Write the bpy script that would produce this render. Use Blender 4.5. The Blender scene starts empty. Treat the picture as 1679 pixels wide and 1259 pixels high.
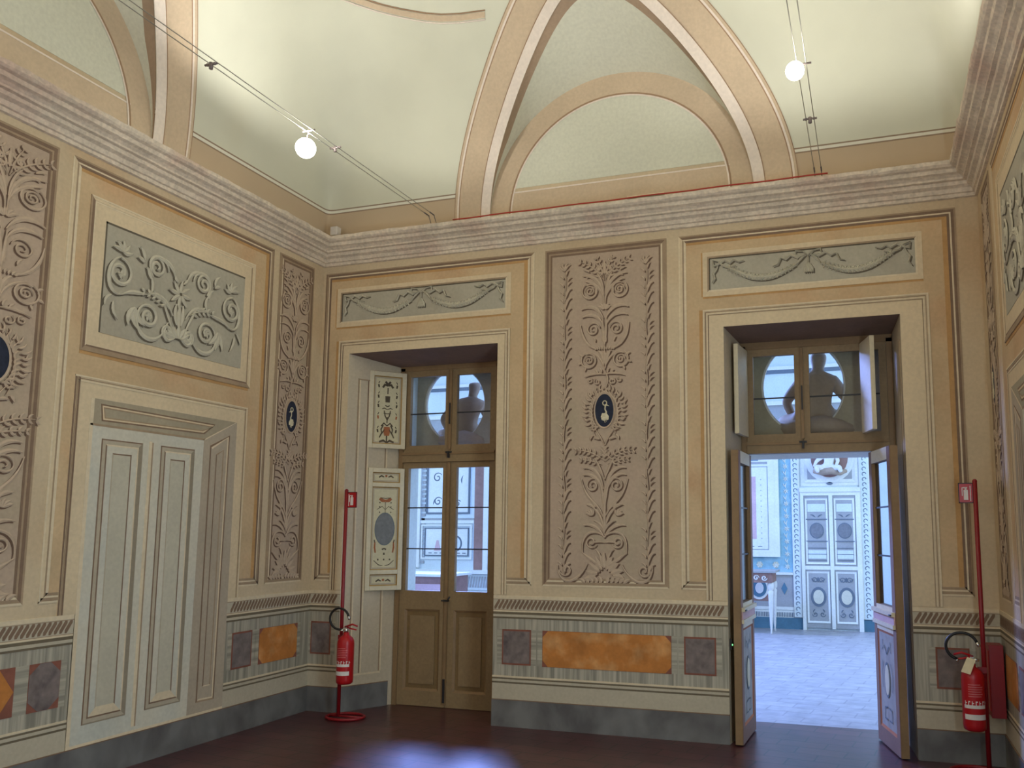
import bpy, bmesh, math, random
import numpy as np
from mathutils import Vector, Matrix, noise as mnoise
random.seed(7)
PI = math.pi
S = bpy.context.scene
C = S.collection

# ------------------------------------------------------------------ camera
F_PX = 1388.75
cam = bpy.data.cameras.new('camera'); camo = bpy.data.objects.new('camera', cam); C.objects.link(camo)
r_ = Vector((0.950058868531251, 0.31205778958564107, 0.002842935814074331))
u_ = Vector((0.03507742667503555, -0.11583641916720525, 0.9926487284696319))
d_ = Vector((-0.31009308354585513, 0.9429750049462835, 0.12099760156127072))
camo.matrix_world = Matrix(((r_.x, u_.x, -d_.x, 4.87891), (r_.y, u_.y, -d_.y, -6.64915), (r_.z, u_.z, -d_.z, 1.6), (0, 0, 0, 1)))
cam.sensor_fit = 'HORIZONTAL'; cam.sensor_width = 36.0
cam.lens = 36.0 * F_PX / 1679.0
cam.shift_x = -0.1314213 * 1000 / 1679.0
cam.shift_y = 0.0719883 * 1000 / 1679.0
cam.clip_start = 0.05; cam.clip_end = 100
S.camera = camo

# ------------------------------------------------------------------ world, exposure, big lights
S.view_settings.view_transform = 'Standard'; S.view_settings.look = 'None'
S.view_settings.gamma = 1.0; S.view_settings.use_curve_mapping = False
S.view_settings.exposure = -0.05
W = bpy.data.worlds.new('world'); S.world = W; W.use_nodes = True
W.node_tree.nodes['Background'].inputs[0].default_value = (0.55, 0.70, 1.0, 1)
W.node_tree.nodes['Background'].inputs[1].default_value = 0.6

def area(name, loc, target, sx, sy, power, col):
    l = bpy.data.lights.new(name, 'AREA'); l.shape = 'RECTANGLE'; l.size = sx; l.size_y = sy
    l.energy = power; l.color = col
    o = bpy.data.objects.new(name, l); C.objects.link(o); o.location = loc
    o.rotation_euler = (Vector(target) - Vector(loc)).to_track_quat('-Z', 'Y').to_euler()
    return o
RW, RL = 5.71, 9.2        # room width and length (the room runs toward -y)
# daylight through the tall windows in the rear wall and the niche window of the right wall
area('rear_window_daylight_a', (1.55, -RL + 0.05, 2.0), (1.2, 0, .7), 1.2, 2.2, 30, (0.88, 0.90, 1.0))
area('rear_window_daylight_b', (4.15, -RL + 0.05, 2.0), (3.2, 0, .7), 1.2, 2.2, 12, (0.88, 0.90, 1.0))
area('right_window_daylight', (RW - 0.03, -3.9, 1.75), (0, -3.2, 1.9), 1.2, 1.9, 135, (0.70, 0.88, 1.0))
# daylight of the gallery beyond the back wall: clerestory window up left, tall windows
area('gallery_clerestory_daylight', (-1.5, 5.9, 5.2), (1.2, 0.5, 1.6), 1.3, 1.3, 1400, (0.24, 0.36, 1.0))
area('gallery_window_daylight', (7.4, 4.6, 3.0), (2.0, 6.0, 1.2), 3.0, 3.6, 190, (0.58, 0.78, 1.0))
area('gallery_window_daylight_b', (-6.2, 4.6, 3.0), (-2.4, 8.0, 1.6), 3.0, 3.6, 150, (0.64, 0.82, 1.0))

# ------------------------------------------------------------------ materials
def srgb(c):
    return tuple(((v / 255) / 12.92 if v / 255 <= 0.04045 else ((v / 255 + 0.055) / 1.055) ** 2.4) for v in c) + (1,)
MATS = {}
def mat(name, col, rough=0.85, var=0.10, scale=3.0, metal=0.0, fine=0.05, bump=0.0, bscale=40, emit=None, col2=None, c2s=1.2, c2lo=.5, c2hi=.7):
    if name in MATS: return MATS[name]
    m = bpy.data.materials.new(name); m.use_nodes = True; nt = m.node_tree; N = nt.nodes; L = nt.links
    b = N['Principled BSDF']; b.inputs['Roughness'].default_value = rough; b.inputs['Metallic'].default_value = metal
    base = srgb(col)
    geo = N.new('ShaderNodeNewGeometry')
    n1 = N.new('ShaderNodeTexNoise'); n1.inputs['Scale'].default_value = scale; n1.inputs['Detail'].default_value = 5
    n2 = N.new('ShaderNodeTexNoise'); n2.inputs['Scale'].default_value = 38; n2.inputs['Detail'].default_value = 2
    L.new(geo.outputs['Position'], n1.inputs['Vector']); L.new(geo.outputs['Position'], n2.inputs['Vector'])
    r1 = N.new('ShaderNodeMapRange'); r1.inputs[1].default_value = .3; r1.inputs[2].default_value = .7
    r1.inputs[3].default_value = 1 - var; r1.inputs[4].default_value = 1 + var; L.new(n1.outputs[0], r1.inputs[0])
    r2 = N.new('ShaderNodeMapRange'); r2.inputs[1].default_value = .3; r2.inputs[2].default_value = .7
    r2.inputs[3].default_value = 1 - fine; r2.inputs[4].default_value = 1 + fine; L.new(n2.outputs[0], r2.inputs[0])
    mm = N.new('ShaderNodeMath'); mm.operation = 'MULTIPLY'; L.new(r1.outputs[0], mm.inputs[0]); L.new(r2.outputs[0], mm.inputs[1])
    vm = N.new('ShaderNodeVectorMath'); vm.operation = 'SCALE'; L.new(mm.outputs[0], vm.inputs['Scale'])
    if col2:
        mx = N.new('ShaderNodeMix'); mx.data_type = 'RGBA'; mx.inputs[6].default_value = base; mx.inputs[7].default_value = srgb(col2)
        n3 = N.new('ShaderNodeTexNoise'); n3.inputs['Scale'].default_value = c2s; n3.inputs['Detail'].default_value = 4
        L.new(geo.outputs['Position'], n3.inputs['Vector'])
        r3 = N.new('ShaderNodeMapRange'); r3.inputs[1].default_value = c2lo; r3.inputs[2].default_value = c2hi; L.new(n3.outputs[0], r3.inputs[0])
        L.new(r3.outputs[0], mx.inputs[0]); L.new(mx.outputs[2], vm.inputs[0])
    else: vm.inputs[0].default_value = base[:3]
    L.new(vm.outputs[0], b.inputs['Base Color'])
    if bump:
        bn = N.new('ShaderNodeTexNoise'); bn.inputs['Scale'].default_value = bscale; bn.inputs['Detail'].default_value = 6
        L.new(geo.outputs['Position'], bn.inputs['Vector'])
        bp = N.new('ShaderNodeBump'); bp.inputs['Strength'].default_value = bump; bp.inputs['Distance'].default_value = 0.01
        L.new(bn.outputs[0], bp.inputs['Height']); L.new(bp.outputs[0], b.inputs['Normal'])
    if emit:
        b.inputs['Emission Color'].default_value = emit[0]; b.inputs['Emission Strength'].default_value = emit[1]
    MATS[name] = m; return m

P = {}
P['ground'] = mat('fresco_beige', (206, 186, 154), var=.07, scale=1.6, bump=.12, bscale=18, col2=(196, 168, 132), c2s=1.0)
P['frame'] = mat('fresco_light_frame', (216, 196, 162), var=.05, scale=2.2)
P['ochre'] = mat('fresco_ochre', (202, 175, 137), var=.10, scale=2.4, col2=(198, 161, 122), c2s=1.7)
P['ochre_deep'] = mat('fresco_deep_ochre', (190, 148, 96), var=.12, scale=5)
P['panel'] = mat('fresco_pinkish_panel', (184, 162, 140), var=.06, scale=2, col2=(178, 162, 136), c2s=1.1)
P['line'] = mat('fresco_brown_line', (130, 106, 86), var=.12, scale=6)
P['line2'] = mat('fresco_mid_line', (164, 141, 114), var=.10, scale=6)
P['hi'] = mat('fresco_pale_line', (220, 203, 172), var=.06, scale=6)
P['green'] = mat('fresco_grey_green', (178, 171, 152), var=.08, scale=2.2, col2=(168, 159, 140), c2s=1.8)
P['green_hi'] = mat('stucco_grey_green', (194, 187, 166), var=.06, scale=8)
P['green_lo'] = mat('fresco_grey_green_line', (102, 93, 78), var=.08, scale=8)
P['orn'] = mat('stucco_ornament', (190, 168, 144), var=.06, scale=8)
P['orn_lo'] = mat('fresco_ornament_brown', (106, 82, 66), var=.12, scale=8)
P['door'] = mat('fresco_door_green_white', (208, 202, 184), var=.05, scale=2, col2=(198, 198, 186), c2s=1.5)
P['door_pan'] = mat('fresco_door_panel', (194, 188, 168), var=.07, scale=2)
P['dshade'] = mat('fresco_door_shadow', (150, 138, 118), var=.06)
P['dshade2'] = mat('fresco_door_half_tone', (182, 170, 148), var=.06)
P['soffit'] = mat('fresco_soffit_grey', (168, 156, 132), var=.06, scale=3)
P['reveal'] = mat('fresco_reveal_mauve', (178, 164, 144), var=.06, scale=3)
P['navy'] = mat('fresco_navy', (34, 40, 58), var=.25, scale=30)
P['bird'] = mat('fresco_bird_white', (214, 204, 172), var=.05)
P['cornice'] = mat('weathered_cornice_stone', (222, 207, 186), rough=.95, var=.12, scale=5, fine=.12, bump=.9, bscale=30, col2=(198, 174, 156), c2s=2.5)
P['plinth'] = mat('fresco_plinth_white', (190, 180, 158), var=.06, scale=2)
P['oliveline'] = mat('fresco_olive_line', (112, 100, 80), var=.1, scale=6)
P['sq'] = mat('fresco_marble_grey', (124, 112, 108), var=.22, scale=14, col2=(94, 84, 84), c2s=9)
P['sqred'] = mat('fresco_marble_red', (136, 84, 68), var=.15, scale=9)
P['orange'] = mat('fresco_marble_orange', (190, 122, 58), var=.22, scale=6, col2=(206, 154, 98), c2s=5)
P['olive'] = mat('old_painted_wood', (146, 122, 88), rough=.6, var=.10, scale=3, fine=.08)
P['olive2'] = mat('old_painted_wood_panel', (132, 106, 68), rough=.6, var=.12, scale=3, fine=.08)
P['wood'] = mat('honey_wood_edge', (142, 114, 80), rough=.6, var=.12, scale=4)
P['cream'] = mat('cream_painted_shutter', (214, 202, 172), rough=.6, var=.05)
P['cream2'] = mat('cream_shutter_field', (206, 196, 160), rough=.6, var=.05)
P['gilt'] = mat('dull_gilt_edge', (172, 138, 78), rough=.5, var=.1)
P['grotesque'] = mat('grotesque_paint_dark', (86, 74, 58), var=.2)
P['rust'] = mat('grotesque_paint_rust', (170, 104, 66), var=.2)
P['grey_med'] = mat('grey_medallion', (122, 124, 124), var=.12, scale=30)
P['iron'] = mat('dark_iron', (40, 38, 40), rough=.5, var=.05)
P['red'] = mat('red_enamel', (178, 20, 28), rough=.35, var=.04, fine=.02)
P['red_dk'] = mat('dark_red_enamel', (140, 22, 30), rough=.4, var=.04, fine=.02)
P['label'] = mat('white_print', (226, 220, 214), rough=.5, var=.03)
P['tag'] = mat('paper_tag', (222, 208, 172), rough=.8, var=.03)
P['rubber'] = mat('black_rubber', (26, 26, 26), rough=.5, var=.02)
P['chrome'] = mat('chrome', (220, 220, 215), rough=.2, metal=1.0, var=.0, fine=0)
P['white_plastic'] = mat('white_plastic', (205, 196, 188), rough=.4, var=.02)
P['steel'] = mat('cable_steel', (170, 168, 160), rough=.35, metal=.8, var=.05)
P['clamp'] = mat('clamp_grey', (120, 108, 104), rough=.4, var=.05)
P['cable_red'] = mat('red_cable', (170, 50, 36), rough=.5, var=.05)
P['vfield'] = mat('vault_field', (214, 213, 194), var=.04, scale=1.2)
P['vtan'] = mat('vault_band_tan', (204, 182, 154), var=.08, scale=2.2)
P['vwhite'] = mat('vault_band_white', (232, 218, 204), var=.03)
P['vline'] = mat('vault_band_line', (160, 130, 102), var=.08)
P['vtan_shaded'] = mat('vault_severy_tan_shaded', (170, 146, 122), var=.08)  # tan band on the groin's shadow side, shade put into the colour
P['far'] = mat('gallery_pale_fresco', (214, 222, 214), var=.05)
P['far2'] = mat('gallery_pale_cream', (228, 228, 214), var=.05)
P['far_blue'] = mat('gallery_blue_ground', (148, 190, 200), var=.12, scale=6, col2=(176, 208, 212), c2s=4)
P['far_dk'] = mat('gallery_grey_line', (106, 116, 122), var=.08)
P['far_grey'] = mat('gallery_grey_panel', (162, 162, 156), var=.08)
P['far_pink'] = mat('gallery_pink', (206, 172, 172), var=.1)
P['far_teal'] = mat('gallery_teal_base', (84, 122, 138), var=.15)
P['far_brown'] = mat('gallery_brown_band', (150, 116, 104), var=.15, scale=8)
P['far_sky'] = mat('gallery_landscape_blue', (150, 176, 204), var=.2, scale=10, col2=(190, 150, 140), c2s=8)
P['far_yell'] = mat('gallery_cream_oval', (214, 208, 180), var=.05)
P['stucco'] = mat('gallery_stucco_white', (222, 220, 210), rough=.6, var=.04)

def stripe_mat(name, ca, cb, horiz=False, kx=16, kz=1.2, rough=.55):
    m = bpy.data.materials.new(name); m.use_nodes = True; nt = m.node_tree; N = nt.nodes; L = nt.links
    b = N['Principled BSDF']; b.inputs['Roughness'].default_value = rough
    geo = N.new('ShaderNodeNewGeometry'); sp = N.new('ShaderNodeSeparateXYZ'); L.new(geo.outputs['Position'], sp.inputs[0])
    ad = N.new('ShaderNodeMath'); L.new(sp.outputs[0], ad.inputs[0]); L.new(sp.outputs[1], ad.inputs[1])
    m1 = N.new('ShaderNodeMath'); m1.operation = 'MULTIPLY'; L.new(ad.outputs[0], m1.inputs[0]); m1.inputs[1].default_value = kz if horiz else kx
    m2 = N.new('ShaderNodeMath'); m2.operation = 'MULTIPLY'; L.new(sp.outputs[2], m2.inputs[0]); m2.inputs[1].default_value = kx if horiz else kz
    cb_ = N.new('ShaderNodeCombineXYZ'); L.new(m1.outputs[0], cb_.inputs[0]); L.new(m2.outputs[0], cb_.inputs[1])
    n = N.new('ShaderNodeTexNoise'); n.inputs['Scale'].default_value = 1.0; n.inputs['Detail'].default_value = 4; n.inputs['Distortion'].default_value = .3
    L.new(cb_.outputs[0], n.inputs['Vector'])
    mr = N.new('ShaderNodeMapRange'); mr.inputs[1].default_value = .35; mr.inputs[2].default_value = .65; L.new(n.outputs[0], mr.inputs[0])
    mx = N.new('ShaderNodeMix'); mx.data_type = 'RGBA'; mx.inputs[6].default_value = srgb(ca); mx.inputs[7].default_value = srgb(cb)
    L.new(mr.outputs[0], mx.inputs[0]); L.new(mx.outputs[2], b.inputs['Base Color'])
    MATS[name] = m; return m
P['marble'] = stripe_mat('fresco_striped_marble', (188, 181, 163), (138, 134, 120), kx=34)
P['marble_h'] = stripe_mat('fresco_striped_marble_across', (188, 181, 162), (142, 138, 124), horiz=True, kx=30)
P['base'] = stripe_mat('grey_veined_skirting', (92, 90, 90), (124, 124, 122), kx=4, kz=3, rough=.5)

def floor_mat(name, c1, c2, mortar, sx, rough, spec=.5):
    m = bpy.data.materials.new(name); m.use_nodes = True; nt = m.node_tree; N = nt.nodes; L = nt.links
    b = N['Principled BSDF']
    geo = N.new('ShaderNodeNewGeometry'); mp = N.new('ShaderNodeMapping'); mp.inputs['Rotation'].default_value = (0, 0, math.radians(8))
    L.new(geo.outputs['Position'], mp.inputs[0])
    nz = N.new('ShaderNodeTexNoise'); nz.inputs['Scale'].default_value = 2.2; L.new(geo.outputs['Position'], nz.inputs['Vector'])
    mixv = N.new('ShaderNodeMix'); mixv.data_type = 'VECTOR'; mixv.inputs[0].default_value = .035
    L.new(mp.outputs[0], mixv.inputs[4]); L.new(nz.outputs['Color'], mixv.inputs[5])
    br = N.new('ShaderNodeTexBrick'); br.inputs['Scale'].default_value = sx; br.inputs['Color1'].default_value = srgb(c1); br.inputs['Color2'].default_value = srgb(c2)
    br.inputs['Mortar'].default_value = srgb(mortar); br.inputs['Mortar Size'].default_value = .012; br.inputs['Mortar Smooth'].default_value = .3
    br.inputs['Brick Width'].default_value = .6; br.inputs['Row Height'].default_value = .3
    L.new(mixv.outputs[1], br.inputs['Vector'])
    n2 = N.new('ShaderNodeTexNoise'); n2.inputs['Scale'].default_value = 7; n2.inputs['Detail'].default_value = 6; L.new(geo.outputs['Position'], n2.inputs['Vector'])
    mr = N.new('ShaderNodeMapRange'); mr.inputs[3].default_value = .55; mr.inputs[4].default_value = 1.4; L.new(n2.outputs[0], mr.inputs[0])
    vm = N.new('ShaderNodeVectorMath'); vm.operation = 'SCALE'; L.new(br.outputs[0], vm.inputs[0]); L.new(mr.outputs[0], vm.inputs['Scale'])
    L.new(vm.outputs[0], b.inputs['Base Color'])
    b.inputs['Roughness'].default_value = rough
    bp = N.new('ShaderNodeBump'); bp.inputs['Strength'].default_value = .14; bp.inputs['Distance'].default_value = .01
    L.new(n2.outputs[0], bp.inputs['Height']); L.new(bp.outputs[0], b.inputs['Normal'])
    return m
P['floor'] = floor_mat('worn_terracotta', (90, 52, 54), (76, 44, 48), (38, 28, 28), 1.75, .30)
P['floor_far'] = floor_mat('pale_gallery_tiles', (176, 174, 172), (166, 164, 166), (150, 147, 150), 1.6, .4)

def glass_mat(name, tint=(.92, .95, .95), blend=1.3, rough=.02):
    m = bpy.data.materials.new(name); m.use_nodes = True; nt = m.node_tree; N = nt.nodes; L = nt.links
    N.remove(N['Principled BSDF']); out = N['Material Output']
    t = N.new('ShaderNodeBsdfTransparent'); t.inputs[0].default_value = tint + (1,)
    g = N.new('ShaderNodeBsdfGlossy'); g.inputs['Roughness'].default_value = rough
    fr = N.new('ShaderNodeFresnel'); fr.inputs[0].default_value = blend
    mx = N.new('ShaderNodeMixShader'); L.new(fr.outputs[0], mx.inputs[0]); L.new(t.outputs[0], mx.inputs[1]); L.new(g.outputs[0], mx.inputs[2])
    L.new(mx.outputs[0], out.inputs[0]); return m
P['glass'] = glass_mat('old_window_glass')
P['glass2'] = glass_mat('dusty_leaf_glass', (.75, .8, .84), 1.9, .12)
def bulb_mat(name, st):
    m = bpy.data.materials.new(name); m.use_nodes = True; N = m.node_tree.nodes
    b = N['Principled BSDF']; b.inputs['Emission Color'].default_value = (1, .97, .88, 1); b.inputs['Emission Strength'].default_value = st
    return m
P['bulb'] = bulb_mat('lit_bulb', 14)
P['led'] = bulb_mat('green_indicator_light', 3)
P['led'].node_tree.nodes['Principled BSDF'].inputs['Emission Color'].default_value = (.15, 1, .25, 1)

# vault material: painted field, bands follow the height above the springing
def vault_mat():
    m = bpy.data.materials.new('painted_vault'); m.use_nodes = True; nt = m.node_tree; N = nt.nodes; L = nt.links
    b = N['Principled BSDF']; b.inputs['Roughness'].default_value = .9
    geo = N.new('ShaderNodeNewGeometry'); sp = N.new('ShaderNodeSeparateXYZ'); L.new(geo.outputs['Position'], sp.inputs[0])
    mr = N.new('ShaderNodeMapRange'); mr.inputs[1].default_value = 4.2; mr.inputs[2].default_value = 7.0; L.new(sp.outputs[2], mr.inputs[0])
    cr = N.new('ShaderNodeValToRGB'); L.new(mr.outputs[0], cr.inputs[0]); e = cr.color_ramp; e.interpolation = 'CONSTANT'
    def pos(z): return (z - 4.2) / 2.8
    tan, lin, wh, fld = srgb((194, 172, 144)), srgb((150, 130, 108)), srgb((230, 226, 210)), srgb((216, 215, 195))
    seq = [(4.2, tan), (4.572, lin), (4.592, wh), (4.615, lin), (4.622, fld)]
    e.elements[0].position = 0; e.elements[0].color = seq[0][1]; e.elements[1].position = pos(seq[1][0]); e.elements[1].color = seq[1][1]
    for z, c in seq[2:]:
        x = e.elements.new(pos(z)); x.color = c
    n1 = N.new('ShaderNodeTexNoise'); n1.inputs['Scale'].default_value = 1.3; n1.inputs['Detail'].default_value = 6; L.new(geo.outputs['Position'], n1.inputs['Vector'])
    r1 = N.new('ShaderNodeMapRange'); r1.inputs[1].default_value = .3; r1.inputs[2].default_value = .7; r1.inputs[3].default_value = .93; r1.inputs[4].default_value = 1.05; L.new(n1.outputs[0], r1.inputs[0])
    vm = N.new('ShaderNodeVectorMath'); vm.operation = 'SCALE'; L.new(cr.outputs[0], vm.inputs[0]); L.new(r1.outputs[0], vm.inputs['Scale'])
    L.new(vm.outputs[0], b.inputs['Base Color'])
    return m
P['vault'] = vault_mat()

# ------------------------------------------------------------------ mesh helpers
class MB:
    def __init__(s): s.v = []; s.f = []; s.m = []; s.mats = []; s.sm = []
    def mi(s, m):
        m = P[m] if isinstance(m, str) else m
        if m not in s.mats: s.mats.append(m)
        return s.mats.index(m)
    def add(s, vs, fs, m, smooth=False):
        o = len(s.v); s.v += [tuple(v) for v in vs]; k = s.mi(m)
        for f in fs: s.f.append([o + i for i in f]); s.m.append(k); s.sm.append(smooth)
    def quad(s, a, b, c, d, m): s.add([a, b, c, d], [(0, 1, 2, 3)], m)
    def box(s, x0, x1, y0, y1, z0, z1, m):
        s.add([(x0, y0, z0), (x1, y0, z0), (x1, y1, z0), (x0, y1, z0), (x0, y0, z1), (x1, y0, z1), (x1, y1, z1), (x0, y1, z1)],
              [(0, 3, 2, 1), (4, 5, 6, 7), (0, 1, 5, 4), (1, 2, 6, 5), (2, 3, 7, 6), (3, 0, 4, 7)], m)
    def tube(s, pts, r, m, n=8, closed=False):
        pts = [Vector(p) for p in pts]; rs = r if isinstance(r, (list, tuple)) else [r] * len(pts)
        vs = []; fs = []; up = None
        for i, p in enumerate(pts):
            a = pts[i - 1] if (i or closed) else p; b = pts[(i + 1) % len(pts)] if (i < len(pts) - 1 or closed) else p
            t = (b - a).normalized()
            if up is None: up = t.orthogonal().normalized()
            up = (up - t * up.dot(t)).normalized(); w = t.cross(up)
            for k in range(n):
                an = 2 * PI * k / n; vs.append(p + (up * math.cos(an) + w * math.sin(an)) * rs[i])
        M = len(pts)
        for i in range(M if closed else M - 1):
            for k in range(n):
                j = (i + 1) % M; fs.append((i * n + k, i * n + (k + 1) % n, j * n + (k + 1) % n, j * n + k))
        if not closed: fs.append(tuple(range(n))[::-1]); fs.append(tuple((M - 1) * n + k for k in range(n)))
        s.add(vs, fs, m, True)
    def lathe(s, prof, c, m, n=24, axis='z'):
        vs = []; fs = []
        for (r, z) in prof:
            for k in range(n):
                a = 2 * PI * k / n; q = (r * math.cos(a), r * math.sin(a), z)
                if axis == 'y': q = (q[0], q[2], q[1])
                vs.append((c[0] + q[0], c[1] + q[1], c[2] + q[2]))
        for i in range(len(prof) - 1):
            for k in range(n): fs.append((i * n + k, i * n + (k + 1) % n, (i + 1) * n + (k + 1) % n, (i + 1) * n + k))
        fs.append(tuple(range(n))[::-1]); fs.append(tuple((len(prof) - 1) * n + k for k in range(n)))
        s.add(vs, fs, m, True)
    def ball(s, c, r, m, n=12, sc=(1, 1, 1)):
        prof = [(max(1e-4, math.sin(PI * i / n)) * r, -math.cos(PI * i / n) * r) for i in range(n + 1)]
        o = len(s.v); s.lathe(prof, (0, 0, 0), m, n * 2)
        for i in range(o, len(s.v)):
            v = s.v[i]; s.v[i] = (c[0] + v[0] * sc[0], c[1] + v[1] * sc[1], c[2] + v[2] * sc[2])
    def build(s, name, parent=None, fix=True, bevel=0):
        me = bpy.data.meshes.new(name); me.from_pydata(s.v, [], s.f)
        for m in s.mats: me.materials.append(m)
        for p, k, sm in zip(me.polygons, s.m, s.sm): p.material_index = k; p.use_smooth = sm
        if fix:
            bm = bmesh.new(); bm.from_mesh(me); bmesh.ops.recalc_face_normals(bm, faces=bm.faces); bm.to_mesh(me); bm.free()
        me.update(); o = bpy.data.objects.new(name, me); C.objects.link(o)
        if parent: o.parent = parent; o.matrix_parent_inverse = parent.matrix_basis.inverted()
        if bevel:
            md = o.modifiers.new('bevel', 'BEVEL'); md.width = bevel; md.segments = 2; md.limit_method = 'ANGLE'
        return o
def tag(o, label=None, cat=None, group=None, kind=None):
    if label: o['label'] = label
    if cat: o['category'] = cat
    if group: o['group'] = group
    if kind: o['kind'] = kind
    return o
def thing(name, label, cat, loc=(0, 0, 0), rz=0, group=None):
    o = bpy.data.objects.new(name, None); C.objects.link(o); o.location = loc; o.rotation_euler = (0, 0, rz)
    o.empty_display_size = .1
    return tag(o, label, cat, group)
def local(name, mb, parent):      # mesh given in the parent's own coordinates
    o = mb.build(name); o.parent = parent; return o

# wall frames: (u along wall, z up, h out into the room)
def FB(u, z, h=0): return (u, -h, z)
def FL(u, z, h=0): return (h, -u, z)
def FR(u, z, h=0): return (RW - h, -u, z)
def slab(mb, T, pts, h, m, h0=None):
    """flat painted patch with a thin edge"""
    if h0 is None: h0 = h - .0015
    n = len(pts)
    mb.add([T(u, z, h) for u, z in pts] + [T(u, z, h0) for u, z in pts], [tuple(range(n))] + [(i, (i + 1) % n, n + (i + 1) % n, n + i) for i in range(n)], m)
def rect(mb, T, u0, u1, z0, z1, h, m, h0=None): slab(mb, T, [(u0, z0), (u1, z0), (u1, z1), (u0, z1)], h, m, h0)
def ring(mb, T, u0, u1, z0, z1, w, h, ms, h2=None):
    """mitred rectangular band, ms = materials (top, right, bottom, left); h2 = height at the inner edge"""
    o = [(u0, z0), (u1, z0), (u1, z1), (u0, z1)]; i = [(u0 + w, z0 + w), (u1 - w, z0 + w), (u1 - w, z1 - w), (u0 + w, z1 - w)]
    h2 = h if h2 is None else h2
    for k, m in zip(range(4), (ms[2], ms[1], ms[0], ms[3])):
        if m is None: continue
        j = (k + 1) % 4
        a, b, c, d = T(*o[k], h), T(*o[j], h), T(*i[j], h2), T(*i[k], h2)
        mb.add([a, b, c, d, T(*o[k], 0), T(*o[j], 0), T(*i[j], 0), T(*i[k], 0)], [(0, 1, 2, 3), (0, 1, 5, 4), (3, 2, 6, 7)], m)
def bands(mb, T, u0, u1, z0, z1, spec):
    off = 0
    for w, ms, h in spec:
        if isinstance(ms, str): ms = (ms,) * 4
        if any(ms): ring(mb, T, u0 + off, u1 - off, z0 + off, z1 - off, w, h, ms)
        off += w
    return off

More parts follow.
